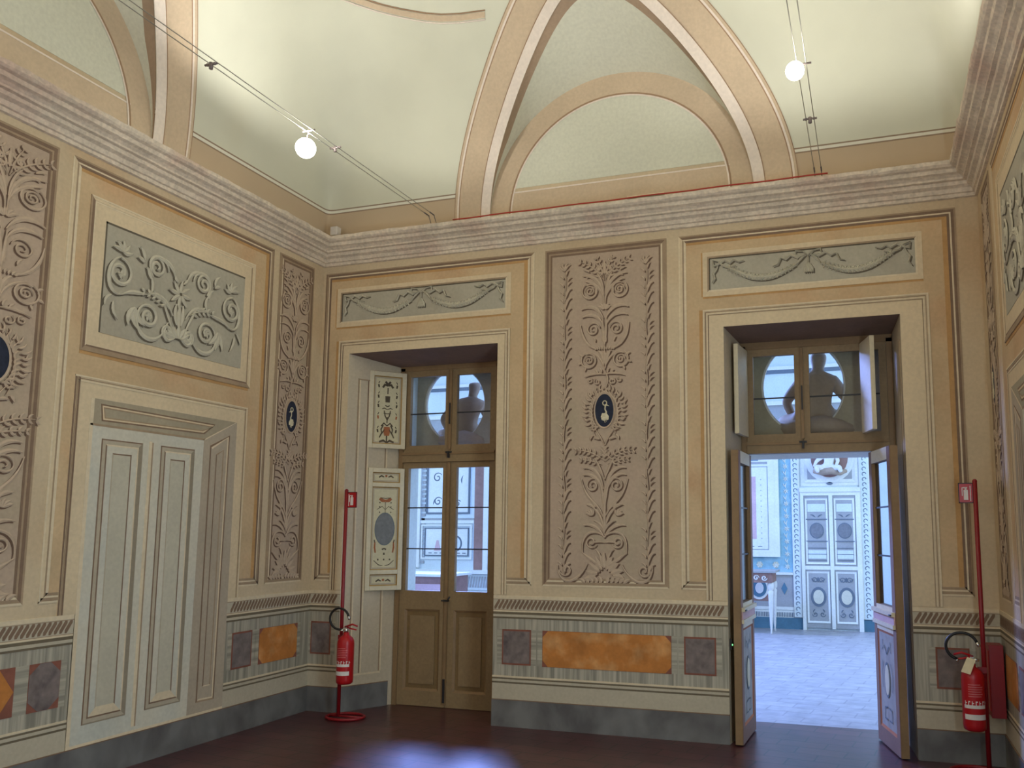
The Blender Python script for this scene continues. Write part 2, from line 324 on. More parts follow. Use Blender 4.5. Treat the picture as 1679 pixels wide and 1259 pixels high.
# ---- ornament strokes in wall coordinates
class Orn:
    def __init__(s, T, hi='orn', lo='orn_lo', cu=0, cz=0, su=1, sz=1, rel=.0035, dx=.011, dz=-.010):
        s.mb = MB(); s.T = T; s.hi = hi; s.lo = lo; s.c = (cu, cz, su, sz); s.rel = rel; s.d = (dx, dz); s.wk = 1.12
    def xf(s, p, mir=1): return (s.c[0] + mir * p[0] * s.c[2], s.c[1] + p[1] * s.c[3])
    def _ribbon(s, pts, ws, h, m, ridge):
        n = len(pts); vs = []; fs = []
        for i, (u, z) in enumerate(pts):
            a = pts[max(i - 1, 0)]; b = pts[min(i + 1, n - 1)]
            t = (b[0] - a[0], b[1] - a[1]); L = math.hypot(*t) or 1; nx, nz = -t[1] / L, t[0] / L; w = ws[i] / 2
            vs += [s.T(u + nx * w, z + nz * w, h), s.T(u, z, h + ridge), s.T(u - nx * w, z - nz * w, h)]
        for i in range(n - 1):
            for k in (0, 1): fs.append((3 * i + k, 3 * i + k + 1, 3 * i + k + 4, 3 * i + k + 3))
        s.mb.add(vs, fs, m)
    def stroke(s, pts, w, taper=(.3, .3), sym=True, shadow=True):
        n = len(pts); ws = []
        for i in range(n):
            t = i / (n - 1) if n > 1 else 0
            k = min(1, taper[0] + (1 - taper[0]) * t * 3, taper[1] + (1 - taper[1]) * (1 - t) * 3)
            ws.append(w * k * s.wk)
        for mir in ((1, -1) if sym else (1,)):
            q = [s.xf(p, mir) for p in pts]
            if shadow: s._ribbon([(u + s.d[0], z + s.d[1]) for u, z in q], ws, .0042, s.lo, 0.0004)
            s._ribbon(q, ws, .006, s.hi, s.rel)
    def bez(s, a, b, c, d=None, w=.014, n=12, **k):
        if d is None: pts = [((1 - t) ** 2 * a[0] + 2 * t * (1 - t) * b[0] + t * t * c[0], (1 - t) ** 2 * a[1] + 2 * t * (1 - t) * b[1] + t * t * c[1]) for t in [i / n for i in range(n + 1)]]
        else: pts = [((1 - t) ** 3 * a[0] + 3 * t * (1 - t) ** 2 * b[0] + 3 * t * t * (1 - t) * c[0] + t ** 3 * d[0], (1 - t) ** 3 * a[1] + 3 * t * (1 - t) ** 2 * b[1] + 3 * t * t * (1 - t) * c[1] + t ** 3 * d[1]) for t in [i / n for i in range(n + 1)]]
        s.stroke(pts, w, **k)
    def spiral(s, c, r, a0=0, turns=1.6, dirn=1, w=.013, rin=.15, **k):
        n = int(18 * turns) + 2; pts = []
        for i in range(n + 1):
            t = i / n; rr = r * (1 - (1 - rin) * t); a = math.radians(a0) + dirn * 2 * PI * turns * t
            pts.append((c[0] + rr * math.cos(a), c[1] + rr * math.sin(a)))
        s.stroke(pts, w, taper=(.6, .6), **k)
    def leaf(s, p, ang, ln, w, curl=.25, **k):
        a = math.radians(ang); n = 5; pts = []
        for i in range(n + 1):
            t = i / n; b = curl * math.sin(PI * t) * ln * .5
            pts.append((p[0] + math.cos(a) * ln * t - math.sin(a) * b, p[1] + math.sin(a) * ln * t + math.cos(a) * b))
        ws = [.25, .8, 1, .9, .55, .06]
        for mir in ((1, -1) if k.get('sym', True) else (1,)):
            q = [s.xf(v, mir) for v in pts]
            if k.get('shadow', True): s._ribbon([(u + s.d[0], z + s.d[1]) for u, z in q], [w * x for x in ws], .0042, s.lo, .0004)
            s._ribbon(q, [w * x for x in ws], .006, s.hi, s.rel)
    def sprig(s, a, b, c, n=6, w=.010, ll=.05, lw=.018, **k):
        s.bez(a, b, c, w=w, **k)
        for i in range(1, n + 1):
            t = i / n; x = (1 - t) ** 2 * a[0] + 2 * t * (1 - t) * b[0] + t * t * c[0]; z = (1 - t) ** 2 * a[1] + 2 * t * (1 - t) * b[1] + t * t * c[1]
            dx = 2 * (1 - t) * (b[0] - a[0]) + 2 * t * (c[0] - b[0]); dz = 2 * (1 - t) * (b[1] - a[1]) + 2 * t * (c[1] - b[1]); an = math.degrees(math.atan2(dz, dx))
            s.leaf((x, z), an + 50, ll * (1.1 - .4 * t), lw, **k); s.leaf((x, z), an - 50, ll * (1.1 - .4 * t), lw, -.25, **k)
    def build(s, name, parent, label=None):
        return tag(s.mb.build(name, parent, fix=False), label)

def candelabrum(o, foot=True):
    """the tall acanthus candelabrum; coordinates: half width about .21, height 0..2.75 above the panel foot"""
    z = lambda Y: (2302 - Y) * .00128
    x = lambda X: X * .00133
    p = lambda X, Y: (x(X), z(Y))
    for a in range(-4, 5): o.leaf(p(a * 14, 2180 + abs(a) * 12), 90 - a * 26, .13 - .008 * abs(a), .05, .15, sym=False)
    for a in range(5): o.leaf(p(20 + a * 26, 2275), 70 - a * 10, .06, .03)
    if foot:
        o.bez(p(110, 2150), p(160, 2285), p(300, 2320), p(305, 2160), w=.02)
        o.spiral(p(250, 2195), x(42), 0, 1.3, -1, w=.014)
    o.bez(p(10, 2170), p(60, 2150), p(145, 2082), w=.024); o.bez(p(20, 2160), p(20, 2090), p(60, 2060), w=.018)
    o.spiral(p(85, 2018), x(38), 200, 1.5, 1); o.bez(p(140, 2085), p(160, 1950), p(60, 1925), p(0, 1985), w=.018)
    o.bez(p(100, 2030), p(60, 2010), p(0, 2020), w=.012)
    o.bez(p(0, 1990), p(50, 1890), p(135, 1912), w=.024); o.bez(p(0, 1960), p(10, 1900), p(70, 1880), w=.02)
    o.bez(p(0, 1960), (x(0), z(1800)), p(5, 1640), w=.022, sym=False)
    o.bez(p(5, 1930), p(20, 1830), p(85, 1790), w=.02)
    for a in (20, 50, 80, 110): o.leaf(p(85, 1850), a, .055, .026)
    o.leaf(p(60, 1800), 60, .07, .028); o.leaf(p(65, 1800), 20, .08, .028)
    o.bez(p(10, 1850), p(40, 1760), p(120, 1765), p(150, 1610), w=.02)
    o.spiral(p(76, 1655), x(48), 170, 1.7, -1); o.bez(p(8, 1780), p(10, 1690), p(30, 1640), w=.018)
    o.bez(p(5, 1720), p(40, 1560), p(140, 1590), w=.026); o.bez(p(5, 1680), p(40, 1520), p(138, 1545), w=.026)
    o.bez(p(0, 1620), p(30, 1540), p(60, 1480), w=.018)
    o.sprig(p(0, 1500), p(90, 1420), p(185, 1430), 6); o.sprig(p(20, 1520), p(90, 1490), p(150, 1490), 4, ll=.04)
    o.spiral(p(22, 1450), x(22), 90, 1.2, 1, w=.01)
    for i in range(3): o.leaf(p(0, 1480 - 24 * i), 50, .05, .022)
    o.bez(p(0, 1400), p(20, 1350), p(60, 1290), w=.012); o.leaf(p(30, 1360), 10, .06, .022); o.leaf(p(75, 1330), -60, .05, .022)
    # wreath round the medallion
    for i in range(13):
        a = math.radians(-62 + i * 11.5); cx, cz = x(82) * math.cos(a), z(1175) + .155 * math.sin(a)
        k_ = .8 + .4 * ((i * 7) % 5) / 4
        o.leaf((cx, cz), math.degrees(a) + 62, .06 * k_, .020, .4); o.leaf((cx + x(26) * math.cos(a), cz + .012), math.degrees(a) + 15, .058 * k_, .018, -.35)
        if i % 3 == 0: o.leaf((cx + x(50) * math.cos(a), cz + .03 * math.sin(a)), math.degrees(a) + 75, .045, .016, .3)
    o.bez(p(62, 1330), p(120, 1180), p(40, 1030), w=.010)
    o.bez(p(0, 1025), p(40, 985), p(4, 905), w=.014, sym=False)
    o.bez(p(0, 935), p(60, 915), p(132, 945), w=.016); o.leaf(p(20, 925), 70, .05, .02); o.leaf(p(45, 925), 50, .04, .02)
    o.spiral(p(48, 978), x(24), 60, 1.2, -1, w=.011); o.spiral(p(98, 970), x(20), 100, 1.2, 1, w=.011)
    o.bez(p(0, 905), p(20, 800), p(105, 782), w=.016)
    o.spiral(p(104, 835), x(52), 60, 1.0, -1, w=.014, rin=.8); o.spiral(p(104, 835), x(30), 0, 1.6, 1, w=.012)
    for a in (30, -20, -70): o.leaf((x(104) + x(50) * math.cos(math.radians(a)), z(835) + x(50) * math.sin(math.radians(a))), a, .035, .02)
    o.bez(p(6, 870), p(10, 800), p(42, 775), w=.03); o.leaf(p(0, 860), 90, .12, .04, 0, sym=False)
    for i in range(5): o.leaf(p(4 + i * 13, 770), 90 - i * 12, .035, .018)
    o.bez(p(50, 765), p(150, 730), p(160, 590), w=.022)
    o.spiral(p(76, 630), x(46), 170, 1.8, -1); o.leaf(p(60, 715), 60, .05, .02); o.leaf(p(10, 720), 80, .04, .02)
    o.bez(p(0, 745), p(10, 660), p(12, 560), w=.02)
    o.bez(p(8, 610), p(50, 500), p(152, 545), w=.026); o.bez(p(8, 560), p(60, 440), p(158, 492), w=.028)
    for a in (30, 60, 90): o.leaf(p(8, 500), a, .06, .026)
    o.spiral(p(98, 368), x(54), 60, 1.0, -1, w=.014, rin=.8); o.spiral(p(98, 368), x(34), 0, 1.8, 1, w=.012)
    o.bez(p(4, 460), p(10, 260), p(148, 262), w=.026); o.bez(p(4, 430), p(30, 320), p(130, 300), w=.022)
    o.bez(p(4, 400), p(14, 300), p(50, 250), w=.02); o.bez(p(40, 340), p(60, 330), p(60, 400), w=.014)
    o.sprig(p(6, 300), p(60, 200), p(160, 165), 6, ll=.055); o.sprig(p(4, 300), p(20, 200), p(50, 150), 4, ll=.045)
    o.spiral(p(40, 222), x(18), 0, 1.2, 1, w=.012)
    o.leaf(p(0, 260), 90, .12, .03, 0, sym=False); o.leaf(p(100, 240), 20, .06, .02); o.leaf(p(80, 270), -10, .06, .02)

def side_garland(o, u, z0, z1, mir=1):
    n = 0; z = z0; per = .43
    pts = [(u + .006 * math.sin(i * .9), z0 + (z1 - z0 - .06) * i / 60) for i in range(61)]
    o.stroke(pts, .009, sym=False)
    while z < z1 - .1:
        for k, dz in enumerate((0.02, .11, .19)):
            if z + dz < z1 - .08: o.bez((u + .004, z + dz - .05), (u + .012, z + dz + .05), (u + .058, z + dz + .05), w=.022, n=7, sym=False, taper=(.2, .5))
        for dz in (.27, .31): 
            if z + dz < z1: o.leaf((u + .02, z + dz), 40, .055, .016, sym=False)
        o.leaf((u + .01, z + .36), 66, .06, .018, sym=False)
        for k, dz in enumerate((.05, .12, .19, .26, .33)):
            if z + dz < z1: o.leaf((u - .012, z + dz), 140 - 6 * (k % 2), .05, .017, -.2, sym=False)
        z += per
    for a in (50, 75, 105, 130): o.leaf((u, z1 - .08), a, .08, .018, sym=False)

def medallion(T, u, z, a, b, parent, label):
    mb = MB(); n = 28
    pts = [(u + a * math.cos(2 * PI * i / n), z + b * math.sin(2 * PI * i / n)) for i in range(n)]
    slab(mb, T, pts, .012, 'navy', 0)
    ip = [(u + a * 1.12 * math.cos(2 * PI * i / n), z + b * 1.09 * math.sin(2 * PI * i / n)) for i in range(n)]
    vs = [T(*q, .013) for q in pts] + [T(*q, .016) for q in ip] + [T(*q, 0) for q in ip]
    mb.add(vs, [(i, (i + 1) % n, n + (i + 1) % n, n + i) for i in range(n)] + [(n + i, n + (i + 1) % n, 2 * n + (i + 1) % n, 2 * n + i) for i in range(n)], 'orn')
    o = tag(mb.build('medallion', parent), label)
    q = Orn(T, 'bird', 'navy', u, z, a, b, rel=.004, dx=0, dz=0); E = []
    # standing bird: body, long neck, ringed head, beak, legs, tail
    def st(pts, ws):
        qq = [q.xf(p) for p in pts]; q._ribbon(qq, [w * a for w in ws], .0155, 'bird', .004)
    st([(-.35, -.42), (-.15, -.30), (.1, -.33), (.3, -.45), (.42, -.58)], [.10, .5, .62, .5, .15])
    st([(-.3, -.52), (-.05, -.48), (.2, -.5)], [.2, .55, .3])
    st([(.12, -.3), (.22, -.1), (.08, .06), (.10, .22), (.16, .36)], [.30, .18, .14, .14, .16])
    st([(.14 + .0, .30), (.32, .30), (.55, .24)], [.16, .14, .03])
    st([(.05 + .22 * math.cos(t), .44 + .14 * math.sin(t)) for t in [i * PI / 5 - .9 for i in range(11)]], [.11] * 11)
    st([(.05, -.6), (.06, -.72), (.16, -.74)], [.07, .06, .05]); st([(.2, -.58), (.24, -.70)], [.06, .05])
    b_ = q.mb.build('bird_emblem', None, fix=False); b_.parent = o
    return o

# ------------------------------------------------------------------ room shell
ZP = 4.11         # underside of the cornice
def wall_with_holes(name, T, u0, u1, z1, holes, mat_='ground', z0=0.0):
    us = sorted({u0, u1, *[h[0] for h in holes], *[h[1] for h in holes]}); zs = sorted({z0, z1, *[h[2] for h in holes], *[h[3] for h in holes]})
    mb = MB()
    for i in range(len(us) - 1):
        for j in range(len(zs) - 1):
            cu, cz = (us[i] + us[i + 1]) / 2, (zs[j] + zs[j + 1]) / 2
            if any(h[0] < cu < h[1] and h[2] < cz < h[3] for h in holes): continue
            mb.quad(T(us[i], zs[j]), T(us[i + 1], zs[j]), T(us[i + 1], zs[j + 1]), T(us[i], zs[j + 1]), mat_)
    return mb
ZV = 5.62
# back wall with a thick door and window opening; openings: (front x0,x1, rear x0,x1, ztop front, ztop rear)
wb = wall_with_holes('wall_back', FB, 0, RW, ZV, [(.313, 1.822, 0, 3.232), (3.80, 5.133, 0, 3.232)])
YF = .50; YO = .85
def reveal(mb, x0, x1, a0, a1, zt, zr, m):
    # splayed reveal from y=0 to y=YF and straight to the gallery face
    mb.quad((x0, 0, 0), (a0, YF, 0), (a0, YF, zr), (x0, 0, zt), m)
    mb.quad((x1, 0, 0), (a1, YF, 0), (a1, YF, zr), (x1, 0, zt), m)
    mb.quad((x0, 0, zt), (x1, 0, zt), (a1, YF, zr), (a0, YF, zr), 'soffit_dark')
    for a in (a0, a1): mb.quad((a, YF, 0), (a, YO, 0), (a, YO, zr), (a, YF, zr), 'far')
    mb.quad((a0, YF, zr), (a1, YF, zr), (a1, YO, zr), (a0, YO, zr), 'far')
P['soffit_dark'] = mat('dark_soffit_plaster', (128, 104, 92), var=.1, scale=4)  # darker and browner than the plaster of the reveals
P['reveal_p'] = mat('reveal_pale_plaster', (196, 182, 158), var=.06, scale=2)
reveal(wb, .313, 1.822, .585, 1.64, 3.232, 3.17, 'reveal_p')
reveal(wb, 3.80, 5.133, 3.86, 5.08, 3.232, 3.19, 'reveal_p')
# gallery side face of the same wall
for (a, b, z0, z1) in ((-7, .585, 0, 7), (1.64, 3.86, 0, 7), (5.08, 8, 0, 7), (.585, 1.64, 3.17, 7), (3.86, 5.08, 3.19, 7)):
    wb.quad((a, YO, z0), (b, YO, z0), (b, YO, z1), (a, YO, z1), 'far')
wall_back = tag(wb.build('wall_back'), 'back wall frescoed with ochre bays and one tall candelabrum panel', kind='structure')
wl = wall_with_holes('wall_left', FL, 0, RL, ZV, []); wall_left = tag(wl.build('wall_left'), 'left wall frescoed with a feigned double door', kind='structure')
wr = wall_with_holes('wall_right', FR, 0, RL, ZV, [(3.2, 4.6, 0.7, 2.8)])
wr.box(RW, RW + .02, -4.6, -3.2, .7, 2.8, 'far')
wall_right = tag(wr.build('wall_right'), 'right wall frescoed like the left one', kind='structure')
wq = MB()
for (a, b, z0, z1) in ((0, .9, 0, ZV), (2.2, 3.5, 0, ZV), (4.8, RW, 0, ZV), (.9, 2.2, 0, .8), (3.5, 4.8, 0, .8), (.9, 2.2, 3.2, ZV), (3.5, 4.8, 3.2, ZV)):
    wq.quad((a, -RL, z0), (b, -RL, z0), (b, -RL, z1), (a, -RL, z1), 'ground')
for a in (.9, 3.5): wq.quad((a, -RL - .05, .8), (a + 1.3, -RL - .05, .8), (a + 1.3, -RL - .05, 3.2), (a, -RL - .05, 3.2), 'far')
tag(wq.build('wall_rear'), kind='structure')
fl = MB(); fl.quad((-.1, -RL - .1, 0), (RW + .1, -RL - .1, 0), (RW + .1, .86, 0), (-.1, .86, 0), 'floor')
tag(fl.build('floor'), 'dark worn terracotta tile floor', kind='structure')

# ------------------------------------------------------------------ vault
VR, VH, VZ, VE = 1.923, 2.437, 4.269, 1.6
LC, LRU, LS, LK = 4.37, 1.172, .536, .179
def smin(a, b):
    k = np.minimum(.7, .5 * (a + b)) + 1e-9
    h = np.clip(.5 + .5 * (b - a) / k, 0, 1)
    return b * (1 - h) + a * h - k * h * (1 - h)
def dist(x, y):
    return smin(np.minimum(x, RW - x), np.minimum(-y, y + RL))
def hmain(x, y):
    d = np.clip(dist(x, y) / VR, 0, 1)
    return VZ + VH * np.clip(1 - (1 - d) ** VE, 0, 1) ** (1 / VE)
def Fimp(x, y, z):
    d = np.clip(dist(x, y), 0, VR)
    return ((VR - d) / VR) ** VE + np.clip((z - VZ) / VH, 0, 2) ** VE - 1
# lunettes: (wall, centre along the wall)
LUN = [('B', 2.90), ('L', 3.26), ('R', 3.26), ('L', 6.3), ('R', 6.3)]
def tolun(w, c, x, y):
    return {'B': (x - c, -y), 'L': (-y - c, x), 'R': (-y - c, RW - x)}[w]
def fromlun(w, c, a, d):
    return {'B': (c + a, -d), 'L': (d, -(c + a)), 'R': (RW - d, -(c + a))}[w]
def hlun(w, c, x, y):
    a, d = tolun(w, c, x, y); hw = LRU * (1 - LK * d); q = 1 - (a / hw) ** 2
    return np.where((q > 0) & (d < 1.4), LC + np.sqrt(np.clip(q, 0, 1)) * (LRU + LS * d), -1)
def inlun(x, y):
    r = np.zeros(np.shape(x), bool); hm = hmain(x, y)
    for w, c in LUN: r |= hlun(w, c, x, y) > hm
    return r
def warp(n, L):
    s = np.linspace(-1, 1, n); return L / 2 * (1 + np.sign(s) * (1 - (1 - np.abs(s)) ** 1.8))
xs = warp(150, RW); ys = -warp(210, RL)
X, Y = np.meshgrid(xs, ys, indexing='ij'); IN = inlun(X, Y); X2, Y2 = X.copy(), Y.copy()
nx, ny = X.shape
for i in range(nx):
    for j in range(ny):
        if not IN[i, j]: continue
        best = None
        for di, dj in ((1, 0), (-1, 0), (0, 1), (0, -1), (1, 1), (-1, -1), (1, -1), (-1, 1)):
            a, b = i + di, j + dj
            if 0 <= a < nx and 0 <= b < ny and not IN[a, b]:
                p0 = np.array((X[i, j], Y[i, j])); p1 = np.array((X[a, b], Y[a, b])); lo, hi = 0., 1.
                for _ in range(16):
                    md = (lo + hi) / 2; q = p0 + md * (p1 - p0)
                    if inlun(q[0], q[1]): lo = md
                    else: hi = md
                q = p0 + hi * (p1 - p0); L_ = np.hypot(*(q - p0))
                if best is None or L_ < best[0]: best = (L_, q)
        if best: X2[i, j], Y2[i, j] = best[1]
        else: X2[i, j] = np.nan
Z2 = hmain(X2, Y2)
idx = -np.ones((nx, ny), int); vs = []
for i in range(nx):
    for j in range(ny):
        if not np.isnan(X2[i, j]): idx[i, j] = len(vs); vs.append((X2[i, j], Y2[i, j], Z2[i, j]))
fs = []
for i in range(nx - 1):
    for j in range(ny - 1):
        q = (idx[i, j], idx[i + 1, j], idx[i + 1, j + 1], idx[i, j + 1])
        if min(q) < 0: continue
        if IN[i, j] and IN[i + 1, j] and IN[i + 1, j + 1] and IN[i, j + 1]: continue
        fs.append(q)
vm_ = MB(); vm_.add(vs, fs, 'vault', True)
ceiling = tag(vm_.build('ceiling', fix=False), 'pale green painted pavilion vault with lunettes', kind='structure')

def groin(w, c, n=72):
    out = []
    for t in np.linspace(0.0, PI, n):
        dd = 0.
        for _ in range(80):
            z = LC + math.sin(t) * (LRU + LS * dd); q = min(max((z - VZ) / VH, 0), 1)
            dn = VR * (1 - (1 - q ** VE) ** (1 / VE)); dd = .5 * dd + .5 * dn
        a = -LRU * math.cos(t) * (1 - LK * dd)
        out.append((a, dd, LC + math.sin(t) * (LRU + LS * dd)))
    return out
def grad(p, e=1e-4):
    g = np.array([(Fimp(p[0] + e, p[1], p[2]) - Fimp(p[0] - e, p[1], p[2])), (Fimp(p[0], p[1] + e, p[2]) - Fimp(p[0], p[1] - e, p[2])), (Fimp(p[0], p[1], p[2] + e) - Fimp(p[0], p[1], p[2] - e))]) / (2 * e)
    return g
def project_main(p):
    p = np.array(p, float)
    for _ in range(8):
        g = grad(p); p = p - g * Fimp(*p) / (g @ g + 1e-9)
    return p
for li, (w, c) in enumerate(LUN):
    g = groin(w, c); n = len(g)
    # severy (ruled surface between groin and wall arch), in three painted zones
    sv = MB(); K = 8
    P3 = []
    for k, t in enumerate(np.linspace(0, PI, n)):
        a, dd, z = g[k]; row = []
        Ltot = max(dd, 1e-3); v0 = min(.11 / Ltot, .5)
        for v in [0, v0] + list(np.linspace(v0, 1, K + 1)[1:]):
            dv = dd * (1 - v) - .0 * v
            row.append((*fromlun(w, c, -LRU * math.cos(t) * (1 - LK * dv), dv), LC + math.sin(t) * (LRU + LS * dv)))
        P3.append(row)
    M = len(P3[0]); flat = [p for r in P3 for p in r]
    f1 = [(k * M, (k + 1) * M, (k + 1) * M + 1, k * M + 1) for k in range(n - 1)]
    f2 = [(k * M + q, (k + 1) * M + q, (k + 1) * M + q + 1, k * M + q + 1) for k in range(n - 1) for q in range(1, M - 1)]
    sv.add(flat, f1, 'vtan_shaded', True); sv.add(flat, f2, 'vfield', True)
    so = sv.build('lunette_severy', ceiling, fix=False)
    # springing cheeks below the arch centre
    ch = MB()
    for sgn in (-1, 1):
        a0, d0, z0 = g[0] if sgn < 0 else g[-1]
        ch.quad((*fromlun(w, c, sgn * LRU, 0), VZ - .02), (*fromlun(w, c, sgn * LRU, 0), LC + .01), (*fromlun(w, c, a0, d0 + .004), LC + .01), (*fromlun(w, c, a0, d0 + .004), VZ - .02), 'vtan_shaded')
    ch.build('lunette_cheek', ceiling)
    # wall lunette: tan arch band + green tympanum on the wall plane
    T = {'B': FB, 'L': FL, 'R': FR}[w]; tm = MB(); NN = 48
    def arc(r, h): return [T(c - r * math.cos(PI * i / NN), LC + r * math.sin(PI * i / NN), h) for i in range(NN + 1)]
    def arcband(r0, r1, m, h):
        A, B = arc(r0, h), arc(r1, h); tm.add(A + B, [(i, i + 1, NN + 2 + i, NN + 1 + i) for i in range(NN)], m)
    arcband(.985, 1.21, 'vtan', .004); arcband(.975, .99, 'vline', .006); arcband(.962, .975, 'vwhite', .006)
    pts = [(c - .975 * math.cos(PI * i / NN), LC + .975 * math.sin(PI * i / NN)) for i in range(NN + 1)]
    slab(tm, T, [p for p in pts if p[1] >= 4.585] , .003, 'vfield', 0)
    rect(tm, T, c - 1.21, c + 1.21, VZ - .1, 4.585, .0025, 'vtan', 0); rect(tm, T, c - .97, c + .97, 4.578, 4.59, .005, 'vwhite', 0)
    tag(tm.build('tympanum_painting', ceiling), 'pale green half-moon with a tan arch band')
    # painted rib bands on the main vault following the groin
    rb = MB(); offs = [(-.004, 'vwhite'), (.085, 'vwhite'), (.093, 'vline'), (.300, 'vtan'), (.309, 'vline'), (.325, 'vwhite'), (.345, 'vtan'), (.352, 'vline')]
    G = [np.array((*fromlun(w, c, a, d), z)) for a, d, z in g]
    G = [np.array((*fromlun(w, c, g[0][0], g[0][1]), VZ - .0 + .03 * q)) for q in ()] + G
    rows = []
    for k, p in enumerate(G):
        t = G[min(k + 1, len(G) - 1)] - G[max(k - 1, 0)]; t /= np.linalg.norm(t) + 1e-9
        p = np.array(p); nrm = grad(project_main(p)); nrm /= np.linalg.norm(nrm)
        b = np.cross(nrm, t); b /= np.linalg.norm(b)
        cc = np.array((*fromlun(w, c, 0, .3), 4.9))
        if b @ (p - cc) < 0: b = -b
        rows.append((p, b, nrm))
    def off(k, o):
        p, b, nn = rows[k]; q = p.copy(); st = max(1, int(abs(o) / .05)); 
        for s_ in range(st):
            q = project_main(q + b * (o / st))
        q[2] = max(q[2], VZ + .01)
        g_ = grad(q); g_ /= np.linalg.norm(g_); return q, g_
    for i in range(len(offs) - 1):
        vs = []
        for k in range(len(rows)):
            for o_ in (offs[i][0], offs[i + 1][0]):
                q, g_ = off(k, o_); inn = -g_ if (np.array((RW / 2, -RL / 2, 4)) - q) @ (-g_) > 0 else g_
                vs.append(tuple(q + inn * (.010 if i < 2 else .006)))
        rb.add(vs, [(2 * k, 2 * k + 1, 2 * k + 3, 2 * k + 2) for k in range(len(rows) - 1)], offs[i + 1][1], True)
    tag(rb.build('rib_band', ceiling, fix=False), 'white and tan band painted along the lunette edge')

# moulded oval frame of the vault's crown: a rounded rectangle on the vault surface
om = MB()
def ovalring(o_):
    P_ = []
    for i in range(97):
        a = 2 * PI * i / 96; c, sn = math.cos(a), math.sin(a); ex = .34
        x = RW / 2 + (2.22 + o_) * math.copysign(abs(c) ** ex, c); yy = -RL / 2 + (3.90 + o_) * math.copysign(abs(sn) ** ex, sn)
        P_.append((x, yy, float(hmain(x, yy)) - .008))
    return P_
def nearlun(p):
    return any(bool(inlun(np.float64(p[0] + a), np.float64(p[1] + b))) for a in (-.2, 0, .2) for b in (-.2, 0, .2))
A_, B_, C_, D_ = ovalring(0), ovalring(.028), ovalring(.036), ovalring(-.006)
run = []
for i in list(range(97)) + [0]:
    if i < 96 and not nearlun(A_[i]) and (i or not run): run.append(i)
    elif len(run) > 1:
        k = len(run); om.add([A_[j] for j in run] + [B_[j] for j in run], [(j, j + 1, k + j + 1, k + j) for j in range(k - 1)], 'vtan')
        om.tube([C_[j] for j in run], .007, 'vwhite', 6); om.tube([D_[j] for j in run], .006, 'vline', 6); run = []
    else: run = []
tag(om.build('crown_moulding', ceiling, fix=False), 'thin moulded frame round the crown of the vault')

# ------------------------------------------------------------------ cornice, per wall, mitred
prof = [(0, 4.085), (.02, 4.09), (.02, 4.115), (.035, 4.12), (.045, 4.15), (.075, 4.165), (.08, 4.19), (.105, 4.195), (.105, 4.21), (.125, 4.225), (.15, 4.235), (.155, 4.262), (.18, 4.27), (.195, 4.285), (.2, 4.312), (0, 4.33)]
def cornice(name, T, L, label):
    mb = MB(); n = max(20, int(L / .06)); vs = []
    for i in range(n + 1):
        t = i / n
        for k, (o, z) in enumerate(prof):
            u = o + (L - 2 * o) * t
            wob = (mnoise.noise((u * 9, z * 30, 3.1)) * .0025 + mnoise.noise((u * 31, z * 60, 7.7)) * .002) if 0 < k < len(prof) - 1 else 0
            if k >= len(prof) - 3 and k < len(prof) - 1: wob *= 2.2
            vs.append(T(u, z + wob * .8, o + wob))
    M = len(prof)
    mb.add(vs, [(i * M + k, (i + 1) * M + k, (i + 1) * M + k + 1, i * M + k + 1) for i in range(n) for k in range(M - 1)], 'cornice')
    return tag(mb.build(name), label, kind='structure')
cornice('trim_1', FB, RW, 'weathered stone cornice along the back wall')
cornice('trim_2', FL, RL, 'weathered stone cornice along the left wall')
cornice('trim_3', FR, RL, 'weathered stone cornice along the right wall')

